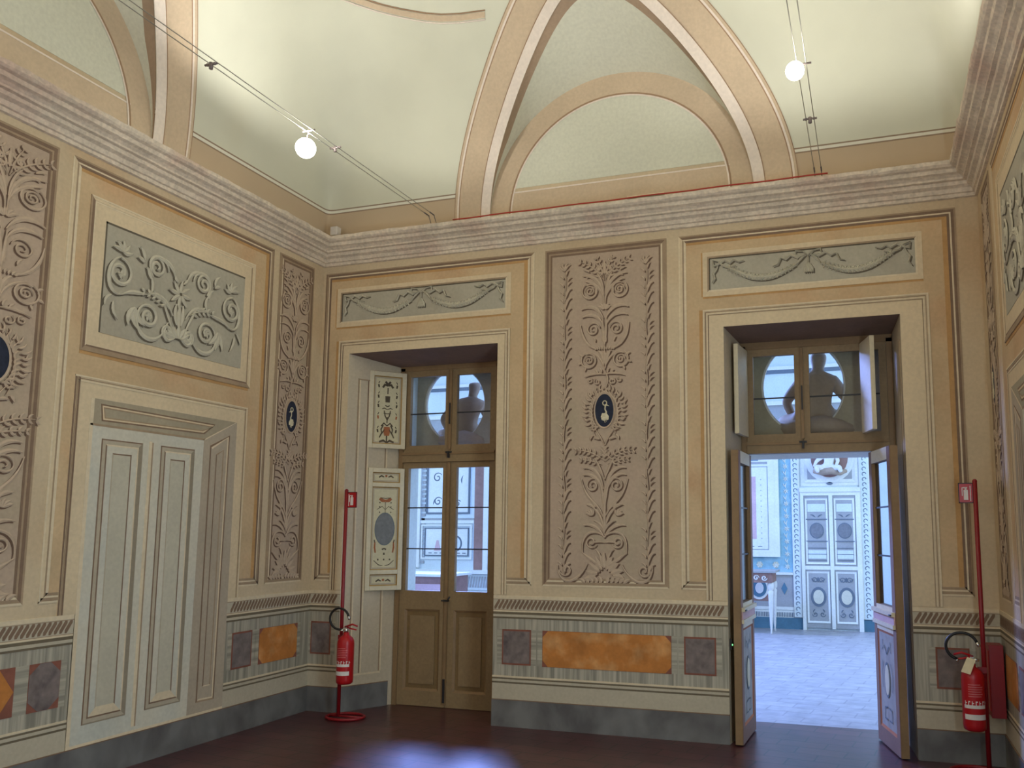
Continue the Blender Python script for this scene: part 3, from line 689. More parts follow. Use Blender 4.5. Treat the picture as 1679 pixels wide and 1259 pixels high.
# ------------------------------------------------------------------ dado and skirting
def dado(T, u0, u1, parent, insets, name='dado_painting', label=None):
    mb = MB()
    rect(mb, T, u0, u1, .40, .885, .002, 'marble', 0)
    mb2 = mb
    # ledge, rope band, mouldings
    def bandp(z0, z1, h, m): rect(mb2, T, u0, u1, z0, z1, h, m, 0)
    bandp(1.035, 1.062, .0058, 'hi'); bandp(.935, 1.035, .0042, 'plinth'); bandp(.928, .940, .0056, 'hi')
    bandp(.908, .928, .0048, 'oliveline'); bandp(.888, .908, .0056, 'plinth'); bandp(.874, .888, .0044, 'oliveline')
    bandp(.218, .405, .0040, 'plinth'); bandp(.395, .408, .0056, 'hi'); bandp(.380, .392, .0048, 'oliveline'); bandp(.362, .380, .0056, 'plinth'); bandp(.347, .360, .0048, 'oliveline')
    u = u0 + .01; k = 0
    while u < u1 - .055:
        rp = [(0, .950), (.014, .950), (.052, 1.012), (.052, 1.028), (.036, 1.028), (0, .970)]
        if T is FL: rp = [(.052 - a, b) for a, b in rp]
        slab(mb, T, [(u + a, b) for a, b in rp], .0056, 'line', .004)
        u += .037
    for z in (.942, 1.030): rect(mb, T, u0, u1, z - .002, z + .002, .0054, 'line2', 0)
    for (a, b, kind) in insets:
        # vertical striped stiles beside each inset
        rect(mb, T, a - .045, b + .045, .498 - .0, .786, .0028, 'marble_h', 0)
        if kind == 'o':
            rect(mb, T, a, b, .495, .786, .0050, 'sqred', 0)
            c = .05; slab(mb, T, [(a + c, .497), (b - c, .497), (b - .003, .497 + c), (b - .003, .784 - c), (b - c, .784), (a + c, .784), (a + .003, .784 - c), (a + .003, .497 + c)], .0065, 'orange', .005)
        elif kind == 's':
            rect(mb, T, a, b, .498, .786, .0050, 'sqred', 0)
            m_ = .012; slab(mb, T, [(a + m_, .50 + m_), (b - m_, .50 + m_), (b - m_, .784 - m_), (a + m_, .784 - m_)], .0065, 'sq', .005)
        elif kind == 'd':
            rect(mb, T, a, b, .498, .786, .0050, 'sqred', 0); cu = (a + b) / 2; cz = .642; w = (b - a) / 2
            slab(mb, T, [(a + .003, cz - .08), (a + .07, .5), (b - .07, .5), (b - .003, cz - .08), (b - .003, cz + .08), (b - .07, .784), (a + .07, .784), (a + .003, cz + .08)], .0065, 'sq', .005)
        elif kind == 'y':
            rect(mb, T, a, b, .498, .786, .0050, 'sqred', 0); cz = .642
            slab(mb, T, [(a + .003, cz), (a + .10, .5), (b - .10, .5), (b - .003, cz), (b - .10, .784), (a + .10, .784)], .0065, 'orange', .005)
    return tag(mb.build(name, parent), label)
dado(FB, 1.822, 3.80, wall_back, [(1.907, 2.167, 's'), (2.268, 3.352, 'o'), (3.453, 3.704, 's')], label='striped marble dado with a long orange inset')
dado(FB, 5.133, RW, wall_back, [(5.276, 5.50, 's')], label='striped marble dado with a grey inset beside the doorway')
dado(FB, 0, .313, wall_back, [(.02, .23, 's')], label='short striped dado in the corner')
dado(FL, 0, 1.063, wall_left, [(.177, .671, 'o'), (.758, .989, 's')], label='striped marble dado with an orange inset near the corner')
dado(FL, 2.429, RL, wall_left, [(2.499, 2.71, 'd'), (2.80, 3.30, 'y'), (3.42, 3.66, 'd')], label='striped marble dado with chamfered insets')
dado(FR, 0, 1.063, wall_right, [(.177, .671, 'o'), (.758, .989, 's')], label='striped marble dado with an orange inset behind the red stand')
dado(FR, 2.429, 3.2, wall_right, [(2.499, 2.71, 'd')])
def skirting(name, quads, label):
    mb = MB()
    for (T, a, b) in quads:
        rect(mb, T, a, b, 0, .218, .012, 'base', 0)
        rect(mb, T, a, b, .213, .219, .014, 'line', 0)
    return tag(mb.build(name), label, kind='structure')
def FWL(u, z, h=0):    # window left reveal, u = distance from the front edge along the splay
    L = math.hypot(.272, YF); dx, dy = .272 / L, YF / L; return (.313 + dx * u + dy * h, dy * u - dx * h, z)
skirting('baseboard_back', [(FB, 0, .313), (FB, 1.822, 3.80), (FB, 5.133, RW), (FWL, 0, .50)], 'dark veined grey skirting of the back wall')
skirting('baseboard_left', [(FL, 0, RL)], 'dark veined grey skirting of the left wall')
skirting('baseboard_right', [(FR, 0, RL)], 'dark veined grey skirting of the right wall')

# ------------------------------------------------------------------ painted frames of the bays
DT = [(.012, ('line2', 'line2', 'line2', 'hi'), .004), (.022, ('line', 'line', 'hi', 'frame'), .006), (.010, ('hi', 'line2', 'line2', 'line2'), .005), (.018, ('line', 'line', 'frame', 'hi'), .0045)]
def bay(T, u0, u1, z0, z1, parent, openings, left_light=True, right_light=False, label=None, deep_first=False):
    """ochre bay with painted edge lines; openings = rectangles left plain"""
    mb = MB()
    L = ('hi', 'frame', 'line2', 'hi') if left_light else ('line', 'line2', 'hi', 'line')
    R = ('hi', 'frame', 'line2', 'hi') if right_light else ('line2', 'line', 'hi', 'line')
    t = ('line2', 'line', 'hi', 'line'); b = ('hi', 'line2', 'hi', 'line2'); ws = (.012, .020, .012, .018); off = 0
    o0, o1, ozt = openings[0][0], openings[0][1], openings[0][3]
    for i, w in enumerate(ws):
        h = .004 + .0008 * (i % 2)
        ring(mb, T, u0 + off, u1 - off, z0 + off, z1 - off, w, h, (t[i], R[i], None, L[i]))
        for (p, q) in ((u0 + off, o0 - .0), (o1 + .0, u1 - off)): rect(mb, T, p, q, z0 + off, z0 + off + w, h, b[i], 0)
        off += w
    cells_u = sorted({u0 + off, u1 - off, *[o[0] for o in openings], *[o[1] for o in openings]})
    cells_z = sorted({z0 + off, z1 - off, *[o[2] for o in openings], *[o[3] for o in openings]})
    for i in range(len(cells_u) - 1):
        for j in range(len(cells_z) - 1):
            a, b_, c, d = cells_u[i], cells_u[i + 1], cells_z[j], cells_z[j + 1]
            if a < u0 + off - 1e-6 or b_ > u1 - off + 1e-6 or c < z0 + off - 1e-6 or d > z1 - off + 1e-6: continue
            cu, cz = (a + b_) / 2, (c + d) / 2
            if any(o[0] < cu < o[1] and o[2] < cz < o[3] for o in openings): continue
            rect(mb, T, a, b_, c, d, .0025, 'ochre', 0)
    # deeper ochre glaze along the right side and under the top line
    da = u0 + off if deep_first else u1 - off - .035
    rect(mb, T, da, da + .035, z0 + off, z1 - off - .022, .0035, 'ochre_deep', 0)
    rect(mb, T, u0 + off, u1 - off, z1 - off - .022, z1 - off, .0035, 'ochre_deep', 0)
    return tag(mb.build('bay_painting', parent), label)
def lip(T, u0, u1, zt, w, parent, op, label):
    """three-sided painted door surround"""
    mb = MB(); zb = 1.07; a, b, t = op
    for (x0, x1, z0, z1) in ((u0, a, zb, zt), (b, u1, zb, zt), (a, b, t, zt)): rect(mb, T, x0, x1, z0, z1, .0045, 'frame', 0)
    rect(mb, T, u0, a, .0, zb, .0008, 'frame', 0) if u0 < a - 1 else None
    for k, (o, w_, m, h) in enumerate(((0, .012, 'hi', .010), (.018, .006, 'line2', .008), (.03, .010, 'hi', .009), (.042, .006, 'line2', .007))):
        rect(mb, T, u0 + o, u1 - o, zt - o - w_, zt - o, h, m, 0)
        rect(mb, T, u1 - o - w_, u1 - o, zb, zt - o - w_, h, m, 0)
        rect(mb, T, u0 + o, u0 + o + w_, zb, zt - o - w_, h, 'line' if k in (1, 3) else m, 0)
    # ochre glaze beside it
    rect(mb, T, u0 - .03, u0, 1.22, zt, .0038, 'ochre_deep', 0)
    return tag(mb.build('surround_painting', parent), label)
bay(FB, .03, 2.16, 1.148, 4.018, wall_back, [(.19, 1.93, 0, 3.355)], left_light=False, right_light=True, label='ochre bay around the window opening')
bay(FB, 3.439, 5.551, 1.148, 4.018, wall_back, [(3.645, 5.33, 0, 3.375)], label='ochre bay around the doorway')
lip(FB, .20, 1.937, 3.357, 0, wall_back, (.313, 1.822, 3.232), 'pale surround of the window opening')
lip(FB, 3.635, 5.339, 3.379, 0, wall_back, (3.80, 5.133, 3.232), 'pale surround of the doorway')
bay(FL, .716, 2.688, 1.148, 4.035, wall_left, [(.96, 2.55, 0, 2.60)], left_light=False, right_light=True, label='ochre bay of the feigned door', deep_first=True)
bay(FR, .716, 2.688, 1.148, 4.035, wall_right, [(.96, 2.55, 0, 2.60)], label='ochre bay of the right wall')

# garland panels above the openings
def garland_panel(T, u0, u1, z0, z1, parent, label):
    mb = MB(); f = .052
    ring(mb, T, u0 - f, u1 + f, z0 - f, z1 + f, f, .007, ('frame',) * 4)
    ring(mb, T, u0 - .014, u1 + .014, z0 - .014, z1 + .014, .014, .008, ('line2', 'hi', 'hi', 'line2'))
    rect(mb, T, u0 - f - .0, u1 + f, z0 - f - .016, z0 - f, .0042, 'ochre_deep', 0); rect(mb, T, u0 - f - .012, u0 - f, z0 - f, z1 + f, .0042, 'ochre_deep', 0)
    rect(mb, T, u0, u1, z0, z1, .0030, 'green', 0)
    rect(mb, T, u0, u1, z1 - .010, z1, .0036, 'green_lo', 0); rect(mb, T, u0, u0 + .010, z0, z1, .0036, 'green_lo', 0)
    o_ = tag(mb.build('garland_panel', parent), label)
    w = (u1 - u0) / 2; h = z1 - z0; o = Orn(T, 'green_hi', 'green_lo', (u0 + u1) / 2, z0, w, h, rel=.012)
    def q(x, z): return (x, z)
    n = 18
    for sgn in (1,):
        # swag as a thick tapering rope of leaves
        pts = [(.12 + .70 * i / n, .55 - .38 * math.sin(PI * (i / n) * .96 + .05) + .18 * (i / n)) for i in range(n + 1)]
        o.stroke([(x, z) for x, z in pts], h * .17, taper=(.25, .25))
        for i in range(1, n):
            x, z = pts[i]
            for a in (60, -60, 120, -120): 
                cu = x; 
                o.leafx = None
                ang = math.radians(a + (i % 3) * 7)
                o.stroke([(x, z), (x + .022 * math.cos(ang), z + .08 * math.sin(ang)), (x + .036 * math.cos(ang), z + .11 * math.sin(ang))], h * .045, shadow=False)
        o.stroke([(.82, .66), (.86, .74), (.90, .86)], h * .07)
        o.stroke([(.12, .55), (.07, .72), (.02, .84)], h * .07)
        # side ribbon loops
        o.stroke([(.90, .86), (.96, .92), (.95, .74), (.90, .80), (.84, .90), (.78, .80), (.74, .88), (.69, .80), (.64, .84)], h * .07)
        o.stroke([(.90, .82), (.925, .62), (.955, .50), (.94, .34), (.97, .22)], h * .06)
        o.stroke([(.72, .70), (.80, .64), (.88, .78)], h * .05)
        # centre bow
        o.stroke([(.0, .80), (.05, .94), (.12, .97), (.13, .84), (.05, .80), (.10, .76), (.17, .86), (.22, .74), (.27, .80), (.30, .60), (.35, .56)], h * .07)
    o.stroke([(0, .80), (0, .55)], h * .08, sym=False)
    for x in (-.028, -.012, .004, .02, .034): o.stroke([(x * .3, .58), (x, .40), (x * 1.35, .28)], h * .09, sym=False)
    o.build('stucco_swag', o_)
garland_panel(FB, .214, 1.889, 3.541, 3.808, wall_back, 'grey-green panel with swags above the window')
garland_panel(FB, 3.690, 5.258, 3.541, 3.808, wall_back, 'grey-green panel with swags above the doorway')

# candelabrum panels
def pilaster_panel(T, u0, u1, parent, label, garl=True, su=1.0, z0=1.148, z1=4.018, mlab=None, dm=1):
    mb = MB()
    A = ('line2', 'line', 'hi', 'line'); cols = [('line2', 'line2', 'hi', 'line2'), ('line', 'line2', 'line2', 'line'), ('line2', 'hi', 'hi', 'line2'), ('line', 'line', 'line2', 'line')]
    off = 0
    for i, w in enumerate((.014, .022, .014, .016)):
        ring(mb, T, u0 + off, u1 - off, z0 + off, z1 - off, w, .004 + .0008 * (i % 2), cols[i]); off += w
    rect(mb, T, u0 + off, u1 - off, z0 + off, z1 - off, .0025, 'panel', 0)
    o_ = tag(mb.build('candelabrum_panel', parent), label)
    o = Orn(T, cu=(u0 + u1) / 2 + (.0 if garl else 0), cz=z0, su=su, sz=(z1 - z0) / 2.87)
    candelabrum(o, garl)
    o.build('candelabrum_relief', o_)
    if garl:
        g = Orn(T)
        side_garland(g, u0 + .185, z0 + .12, z1 - .12); side_garland(g, u1 - .175, z0 + .12, z1 - .12)
        g.build('garland_relief', o_)
    medallion(T, (u0 + u1) / 2 + .003, z0 + (2302 - 1172) * .00128 * (z1 - z0) / 2.87, .080 * su, .138, o_, mlab)
pilaster_panel(FB, 2.26, 3.338, wall_back, 'tall pinkish panel with a candelabrum of acanthus scrolls', mlab='navy oval with a white wading bird')
pilaster_panel(FL, .151, .639, wall_left, 'narrow candelabrum panel beside the corner', garl=False, su=.93, z1=4.035, mlab='small navy oval with a white bird')
pilaster_panel(FL, 2.79, 3.42, wall_left, 'wide candelabrum panel left of the feigned door', garl=False, su=1.25, z1=4.035, mlab='navy oval with a white bird at the left edge')
pilaster_panel(FR, .20, .60, wall_right, 'narrow candelabrum panel on the right wall', garl=False, su=.7, z1=4.035, mlab='navy oval on the right wall')

# grey relief panel above the feigned door
def relief_panel(T, parent, label):
    u0, u1, z0, z1 = 1.061, 2.411, 2.913, 3.683; mb = MB()
    ring(mb, T, .945, 2.54, 2.768, 3.825, .012, .010, ('hi', 'line2', 'line2', 'hi')); ring(mb, T, .957, 2.528, 2.78, 3.813, .020, .008, ('frame', 'line', 'line2', 'frame'))
    ring(mb, T, .977, 2.508, 2.80, 3.793, .012, .006, ('hi', 'hi', 'line', 'line2'))
    ring(mb, T, .989, 2.496, 2.812, 3.781, .098, .005, ('frame',) * 4)
    rect(mb, T, u0, u1, z0, z1, .0056, 'green', 0); rect(mb, T, u0, u1, z1 - .014, z1, .0062, 'green_lo', 0); rect(mb, T, u1 - .012, u1, z0, z1, .0062, 'green_lo', 0)
    rect(mb, T, .96, 2.54, 2.745, 2.768, .0045, 'ochre_deep', 0)
    o_ = tag(mb.build('relief_panel', parent), label)
    T2 = lambda u, z, h=0: T(u, z, h + .004)
    o = Orn(T2, 'green_hi', 'green_lo', 1.736, 2.913, 1, 1, rel=.007, dx=.013, dz=-.012)
    for k in range(8):   # star
        o.leaf((.012 * math.cos(k * PI / 4), .44 + .012 * math.sin(k * PI / 4)), k * 45 + 8, .10, .035, 0, sym=False)
    for a in range(-3, 4): o.leaf((a * .012, .10), 90 - a * 28, .10, .05, .1, sym=False)
    o.leaf((0, .18), 90, .18, .05, 0, sym=False); o.bez((.02, .2), (.05, .28), (.03, .36), w=.03)
    o.bez((.03, .10), (.12, .02), (.16, .12), (.10, .20), w=.028); o.spiral((.10, .13), .055, 300, 1.3, 1, w=.022)
    o.bez((.05, .14), (.13, .30), (.16, .36), w=.02)
    o.bez((.14, .12), (.20, .0), (.38, .02), (.38, .18), w=.030); o.spiral((.28, .20), .095, -10, 1.7, 1, w=.026)
    for a in (0, 72, 144, 216, 288): o.leaf((.28, .20), a, .035, .022)
    o.bez((.06, .26), (.12, .38), (.22, .40), (.30, .36), w=.028); o.bez((.30, .36), (.40, .34), (.42, .36), (.52, .30), w=.028)
    o.sprig((.10, .30), (.20, .38), (.33, .37), 5, ll=.05, lw=.024)
    o.bez((.52, .30), (.66, .26), (.66, .52), (.54, .56), w=.030); o.spiral((.54, .45), .105, 90, 1.6, 1, w=.026)
    for a in (0, 90, 180, 270): o.leaf((.53, .44), a, .035, .024)
    o.bez((.27, .38), (.24, .44), (.28, .50), w=.026); o.leaf((.28, .48), 60, .09, .04)
    o.bez((.26, .50), (.38, .66), (.14, .72), (.12, .58), w=.028); o.spiral((.23, .58), .075, 60, 1.6, 1, w=.024)
    o.bez((.20, .66), (.10, .66), (.06, .56), w=.028); o.leaf((.06, .57), 230, .06, .03)
    o.leaf((.34, .60), 60, .10, .03); o.leaf((.34, .58), 20, .07, .03)
    for a in (10, 50, 90, 130, 170): o.leaf((.53, .60), a, .085, .032)
    for a in (260, 290, 230): o.leaf((.40, .24), a, .15, .05)
    o.leaf((.58, .24), 250, .13, .03); o.leaf((.60, .28), 300, .10, .03)
    o.build('stucco_scrolls', o_)
relief_panel(FL, wall_left, 'grey-green stucco panel with scrolls and a star')
relief_panel(FR, wall_right, 'grey-green stucco panel on the right wall')

# feigned double door on the left (and right) wall
def feigned_door(T, parent, label):
    mb = MB(); H = .004
    lipz = 2.603
    # surround
    for (a, b, c, d) in ((.953, 1.065, 1.062, lipz), (2.427, 2.556, 1.062, lipz), (1.065, 2.427, 2.467, lipz)): rect(mb, T, a, b, c, d, .006, 'frame', 0)
    rect(mb, T, .953, 2.556, 2.592, 2.603, .010, 'hi', 0); rect(mb, T, .968, 2.541, 2.578, 2.585, .008, 'line2', 0); rect(mb, T, .975, 2.535, 2.562, 2.572, .009, 'hi', 0)
    for (a, m) in ((2.545, 'line'), (2.530, 'line2'), (2.518, 'line'), (.953, 'hi'), (.970, 'line2')): rect(mb, T, a, a + .010, 1.064, 2.59, .009, m, 0)
    # recess: soffit, right reveal, two leaves
    slab(mb, T, [(2.427, 2.467), (1.065, 2.467), (1.413, 2.290), (2.420, 2.290)], .0062, 'soffit', 0)
    slab(mb, T, [(1.065, 2.467), (1.065, .235), (1.430, .235), (1.413, 2.290)], .0062, 'reveal', 0)
    slab(mb, T, [(2.427, 2.29), (1.413, 2.290), (1.430, .235), (2.427, .235)], .0062, 'door', 0)
    rect(mb, T, 2.400, 2.427, .235, 2.467, .0075, 'hi', 0)
    def poly_ring(p, w_, m4, h):
        cx = sum(q[0] for q in p) / 4; cz = sum(q[1] for q in p) / 4; n = 4
        inn = []
        for i in range(4):
            a = p[i]; sx = w_ * (1 if cx > a[0] else -1); sz = w_ * (1 if cz > a[1] else -1); inn.append((a[0] + sx, a[1] + sz))
        for i in range(4):
            j = (i + 1) % 4
            if m4[i]: slab(mb, T, [p[i], p[j], inn[j], inn[i]], h, m4[i], 0)
        return inn
    # soffit panel lines (corners: left-top, right-top, right-bottom, left-bottom)
    p = [(2.348, 2.437), (1.304, 2.423), (1.413, 2.334), (2.335, 2.322)]
    i1 = poly_ring(p, .010, ('line',) * 4, .0075); i2 = poly_ring(i1, .010, ('frame', 'frame', 'frame', 'frame'), .0072); poly_ring(i2, .008, ('line2',) * 4, .0075)
    slab(mb, T, [(2.42, 2.300), (1.40, 2.300), (1.413, 2.286), (2.42, 2.286)], .0075, 'line2', 0)
    slab(mb, T, [(1.065, 2.467), (1.075, 2.467), (1.423, 2.29), (1.411, 2.286)], .0075, 'hi', 0)
    # reveal panel
    p = [(1.345, 2.252), (1.138, 2.354), (1.160, .308), (1.345, .312)]
    i1 = poly_ring(p, .012, ('line', 'line', 'line2', 'line'), .0075); i2 = poly_ring(i1, .012, ('hi', 'hi', 'hi', 'reveal'), .0072)
    q = [(1.277, 2.190), (1.197, 2.232), (1.205, .42), (1.285, .42)]; poly_ring(q, .008, ('line2', 'line2', 'hi', 'line'), .0075)
    # leaves
    for (a, b, c, d, e, f) in ((2.324, 1.985, 2.296, 2.03, 2.237, 2.075), (1.824, 1.500, 1.800, 1.53, 1.731, 1.573)):
        i1 = poly_ring([(a, 2.206), (b, 2.206), (b, .350), (a, .350)], .009, ('line', 'dshade', 'dshade', 'line'), .0078)
        i2 = poly_ring(i1, .026, ('dshade2', 'dshade', 'dshade2', 'dshade2'), .0074)
        i3 = poly_ring(i2, .010, ('hi', 'hi', 'line', 'line'), .0080)
        i4 = poly_ring(i3, .046, ('door', 'door', 'hi', 'door'), .0076)
        i5 = poly_ring(i4, .009, ('line', 'line', 'hi', 'dshade2'), .0080)
        slab(mb, T, i5, .0072, 'door_pan', 0)
    rect(mb, T, 1.893, 1.905, .26, 2.22, .0078, 'line2', 0); rect(mb, T, 1.905, 1.93, .26, 2.225, .0082, 'hi', 0)
    rect(mb, T, 1.065, 2.427, .218, .236, .008, 'hi', 0)
    return tag(mb.build('feigned_door', parent), label)
feigned_door(FL, wall_left, 'painted grey-white double door with panelled leaves and feigned recess')
feigned_door(FR, wall_right, 'painted double door on the right wall')

# painted lines on the window's left reveal
rv = MB()
for (a, w_, m) in ((.10, .012, 'line2'), (.115, .012, 'hi'), (.20, .010, 'line'), (.215, .012, 'hi'), (.40, .010, 'line2'), (.412, .014, 'hi')): rect(rv, FWL, a, a + w_, .32, 3.0, .003, m, 0)
rect(rv, FWL, .10, .42, .30, .315, .003, 'hi', 0); rect(rv, FWL, .10, .42, 3.0, 3.012, .003, 'line2', 0)
rv.build('reveal_painting', wall_back)
def FDR(u, z, h=0):    # doorway right reveal
    L = math.hypot(.053, YF); dx, dy = -.053 / L, YF / L; return (5.133 + dx * u - dy * h, dy * u + dx * h, z)
rv = MB()
for (a, w_, m) in ((.04, .012, 'line2'), (.055, .014, 'hi'), (.12, .010, 'line2')): rect(rv, FDR, a, a + w_, .25, 3.05, .003, m, 0)
rv.build('reveal_painting', wall_back)

# ------------------------------------------------------------------ window_1: the closed glazed door in the left opening
def glazed(mb_, x0, x1, z0, z1, st, y, th, m): # a stile-and-rail frame
    mb_.box(x0, x0 + st, y, y + th, z0, z1, m); mb_.box(x1 - st, x1, y, y + th, z0, z1, m)
    mb_.box(x0 + st, x1 - st, y, y + th, z0, z0 + st, m); mb_.box(x0 + st, x1 - st, y, y + th, z1 - st, z1, m)
def oculus(parent, x0, x1, z0, z1, cx, cz, rx, rz, y, th):
    mb = MB(); n = 48; A = []; B = []
    for i in range(n):
        a = 2 * PI * i / n + .0001; c, s = math.cos(a), math.sin(a); A.append((cx + rx * c, cz + rz * s))
        k = min([(x1 - cx) / c if c > 0 else (x0 - cx) / c, (z1 - cz) / s if s > 0 else (z0 - cz) / s]); B.append((cx + k * c, cz + k * s))
    vs = []
    for yy in (y, y + th): vs += [(u, yy, z) for u, z in A] + [(u, yy, z) for u, z in B]
    f = []
    for i in range(n):
        j = (i + 1) % n; f += [(i, j, n + j, n + i), (2 * n + i, 2 * n + j, 3 * n + j, 3 * n + i), (i, j, 2 * n + j, 2 * n + i)]
    mb.add(vs, f, 'oculus'); o = mb.build('oculus_panel', parent)
    mb = MB(); pts = [(cx + (rx + .0) * math.cos(2 * PI * i / 40), y + th + .0, cz + rz * math.sin(2 * PI * i / 40)) for i in range(40)]
    mb.tube(pts, .018, 'stucco', 6, closed=True); mb.build('oculus_rim', parent)
    return o
P['oculus'] = mat('grey_board', (170, 158, 132), rough=.8, var=.12, scale=3)
def opening_joinery(name, label, x0, x1, cx, oc):
    root = bpy.data.objects.new(name, None); C.objects.link(root); tag(root, label, kind='structure')
    y = .47; zt = 3.17
    f = MB(); f.box(x0, x0 + .045, y, y + .07, 0, zt - .01, 'wood'); f.box(x1 - .045, x1, y, y + .07, 0, zt - .01, 'wood'); f.box(x0, x1, y, y + .07, 3.13, zt + .02, 'wood')
    f.box(x0 + .045, x1 - .045, y - .01, y + .08, 2.245, 2.345, 'olive'); f.box(x0 + .045, x1 - .045, y - .02, y, 2.315, 2.335, 'wood')
    f.build('frame', root)
    for (a, b) in ((x0 + .045, cx), (cx, x1 - .045)):
        c = MB(); glazed(c, a + .002, b - .002, 2.347, 3.13, .058, y + .01, .045, 'olive'); c.box(a + .05, b - .05, y + .022, y + .032, 2.705, 2.717, 'iron')
        co = c.build('transom_casement', root)
        g = MB(); g.quad((a + .055, y + .035, 2.4), (b - .055, y + .035, 2.4), (b - .055, y + .035, 3.08), (a + .055, y + .035, 3.08), 'glass'); g.build('glass', co)
    h = MB(); h.box(cx - .012, cx + .012, y - .012, y + .01, 2.36, 3.12, 'wood'); h.box(cx - .006, cx + .006, y - .022, y - .01, 2.6, 2.80, 'iron'); h.build('cover_strip', root)
    h = MB(); h.box(cx - .03, cx + .03, y - .03, y - .012, 2.325, 2.34, 'iron'); h.box(cx - .008, cx + .008, y - .04, y - .01, 2.28, 2.34, 'iron'); h.build('latch', root)
    oculus(root, x0 - .02, x1 + .02, 2.245, 3.2, *oc, .79, .03)
    return root
w1 = opening_joinery('window_1', 'closed glazed double door in the left opening with its left shutters folded back', .585, 1.64, 1.128, (1.0, 2.84, .33, .37))
y = .47
for (a, b, gx0, gx1) in ((.63, 1.128, .690, 1.058), (1.128, 1.595, 1.200, 1.535)):
    c = MB(); a += .002; b -= .002
    for (p, q, r, s) in ((a, gx0, .004, 2.243), (gx1, b, .004, 2.243), (gx0, gx1, .004, .14), (gx0, gx1, .875, 1.045), (gx0, gx1, 2.190, 2.243)): c.box(p, q, y + .01, y + .055, r, s, 'olive')
    co = c.build('glazed_leaf', w1)
    pn = MB(); pn.box(gx0, gx1, y + .03, y + .045, .14, .875, 'olive2')
    # raised field and moulding
    pn.box(gx0 + .055, gx1 - .055, y + .018, y + .032, .20, .815, 'olive'); ring(pn, lambda u, z, h=0: (u, y + .03 - h, z), gx0, gx1, .14, .875, .02, .018, ('wood',) * 4, .004)
    pn.build('lower_panel', co)
    g = MB(); g.quad((gx0, y + .035, 1.045), (gx1, y + .035, 1.045), (gx1, y + .035, 2.19), (gx0, y + .035, 2.19), 'glass'); g.build('glass', co)
    for z in (1.432, 1.815):
        br = MB(); br.box(gx0, gx1, y + .015, y + .03, z - .006, z + .006, 'iron'); br.build('glazing_bar', co)
h = MB(); h.box(1.128 - .014, 1.128 + .014, y - .012, y + .012, .03, 2.24, 'wood'); h.build('cover_strip', w1)
h = MB(); h.box(1.09, 1.165, y - .03, y - .01, .955, .968, 'iron'); h.tube([(1.16, y - .02, .962), (1.17, y - .05, .975), (1.19, y - .055, 1.0)], .007, 'iron', 6); h.build('espagnolette_handle', w1)
h = MB(); h.box(.585, 1.64, y + .058, YO, 0, .03, 'wood'); h.build('threshold', w1)
h = MB(); h.box(1.118, 1.138, y - .022, y - .010, .05, .26, 'iron'); h.build('bolt', w1)

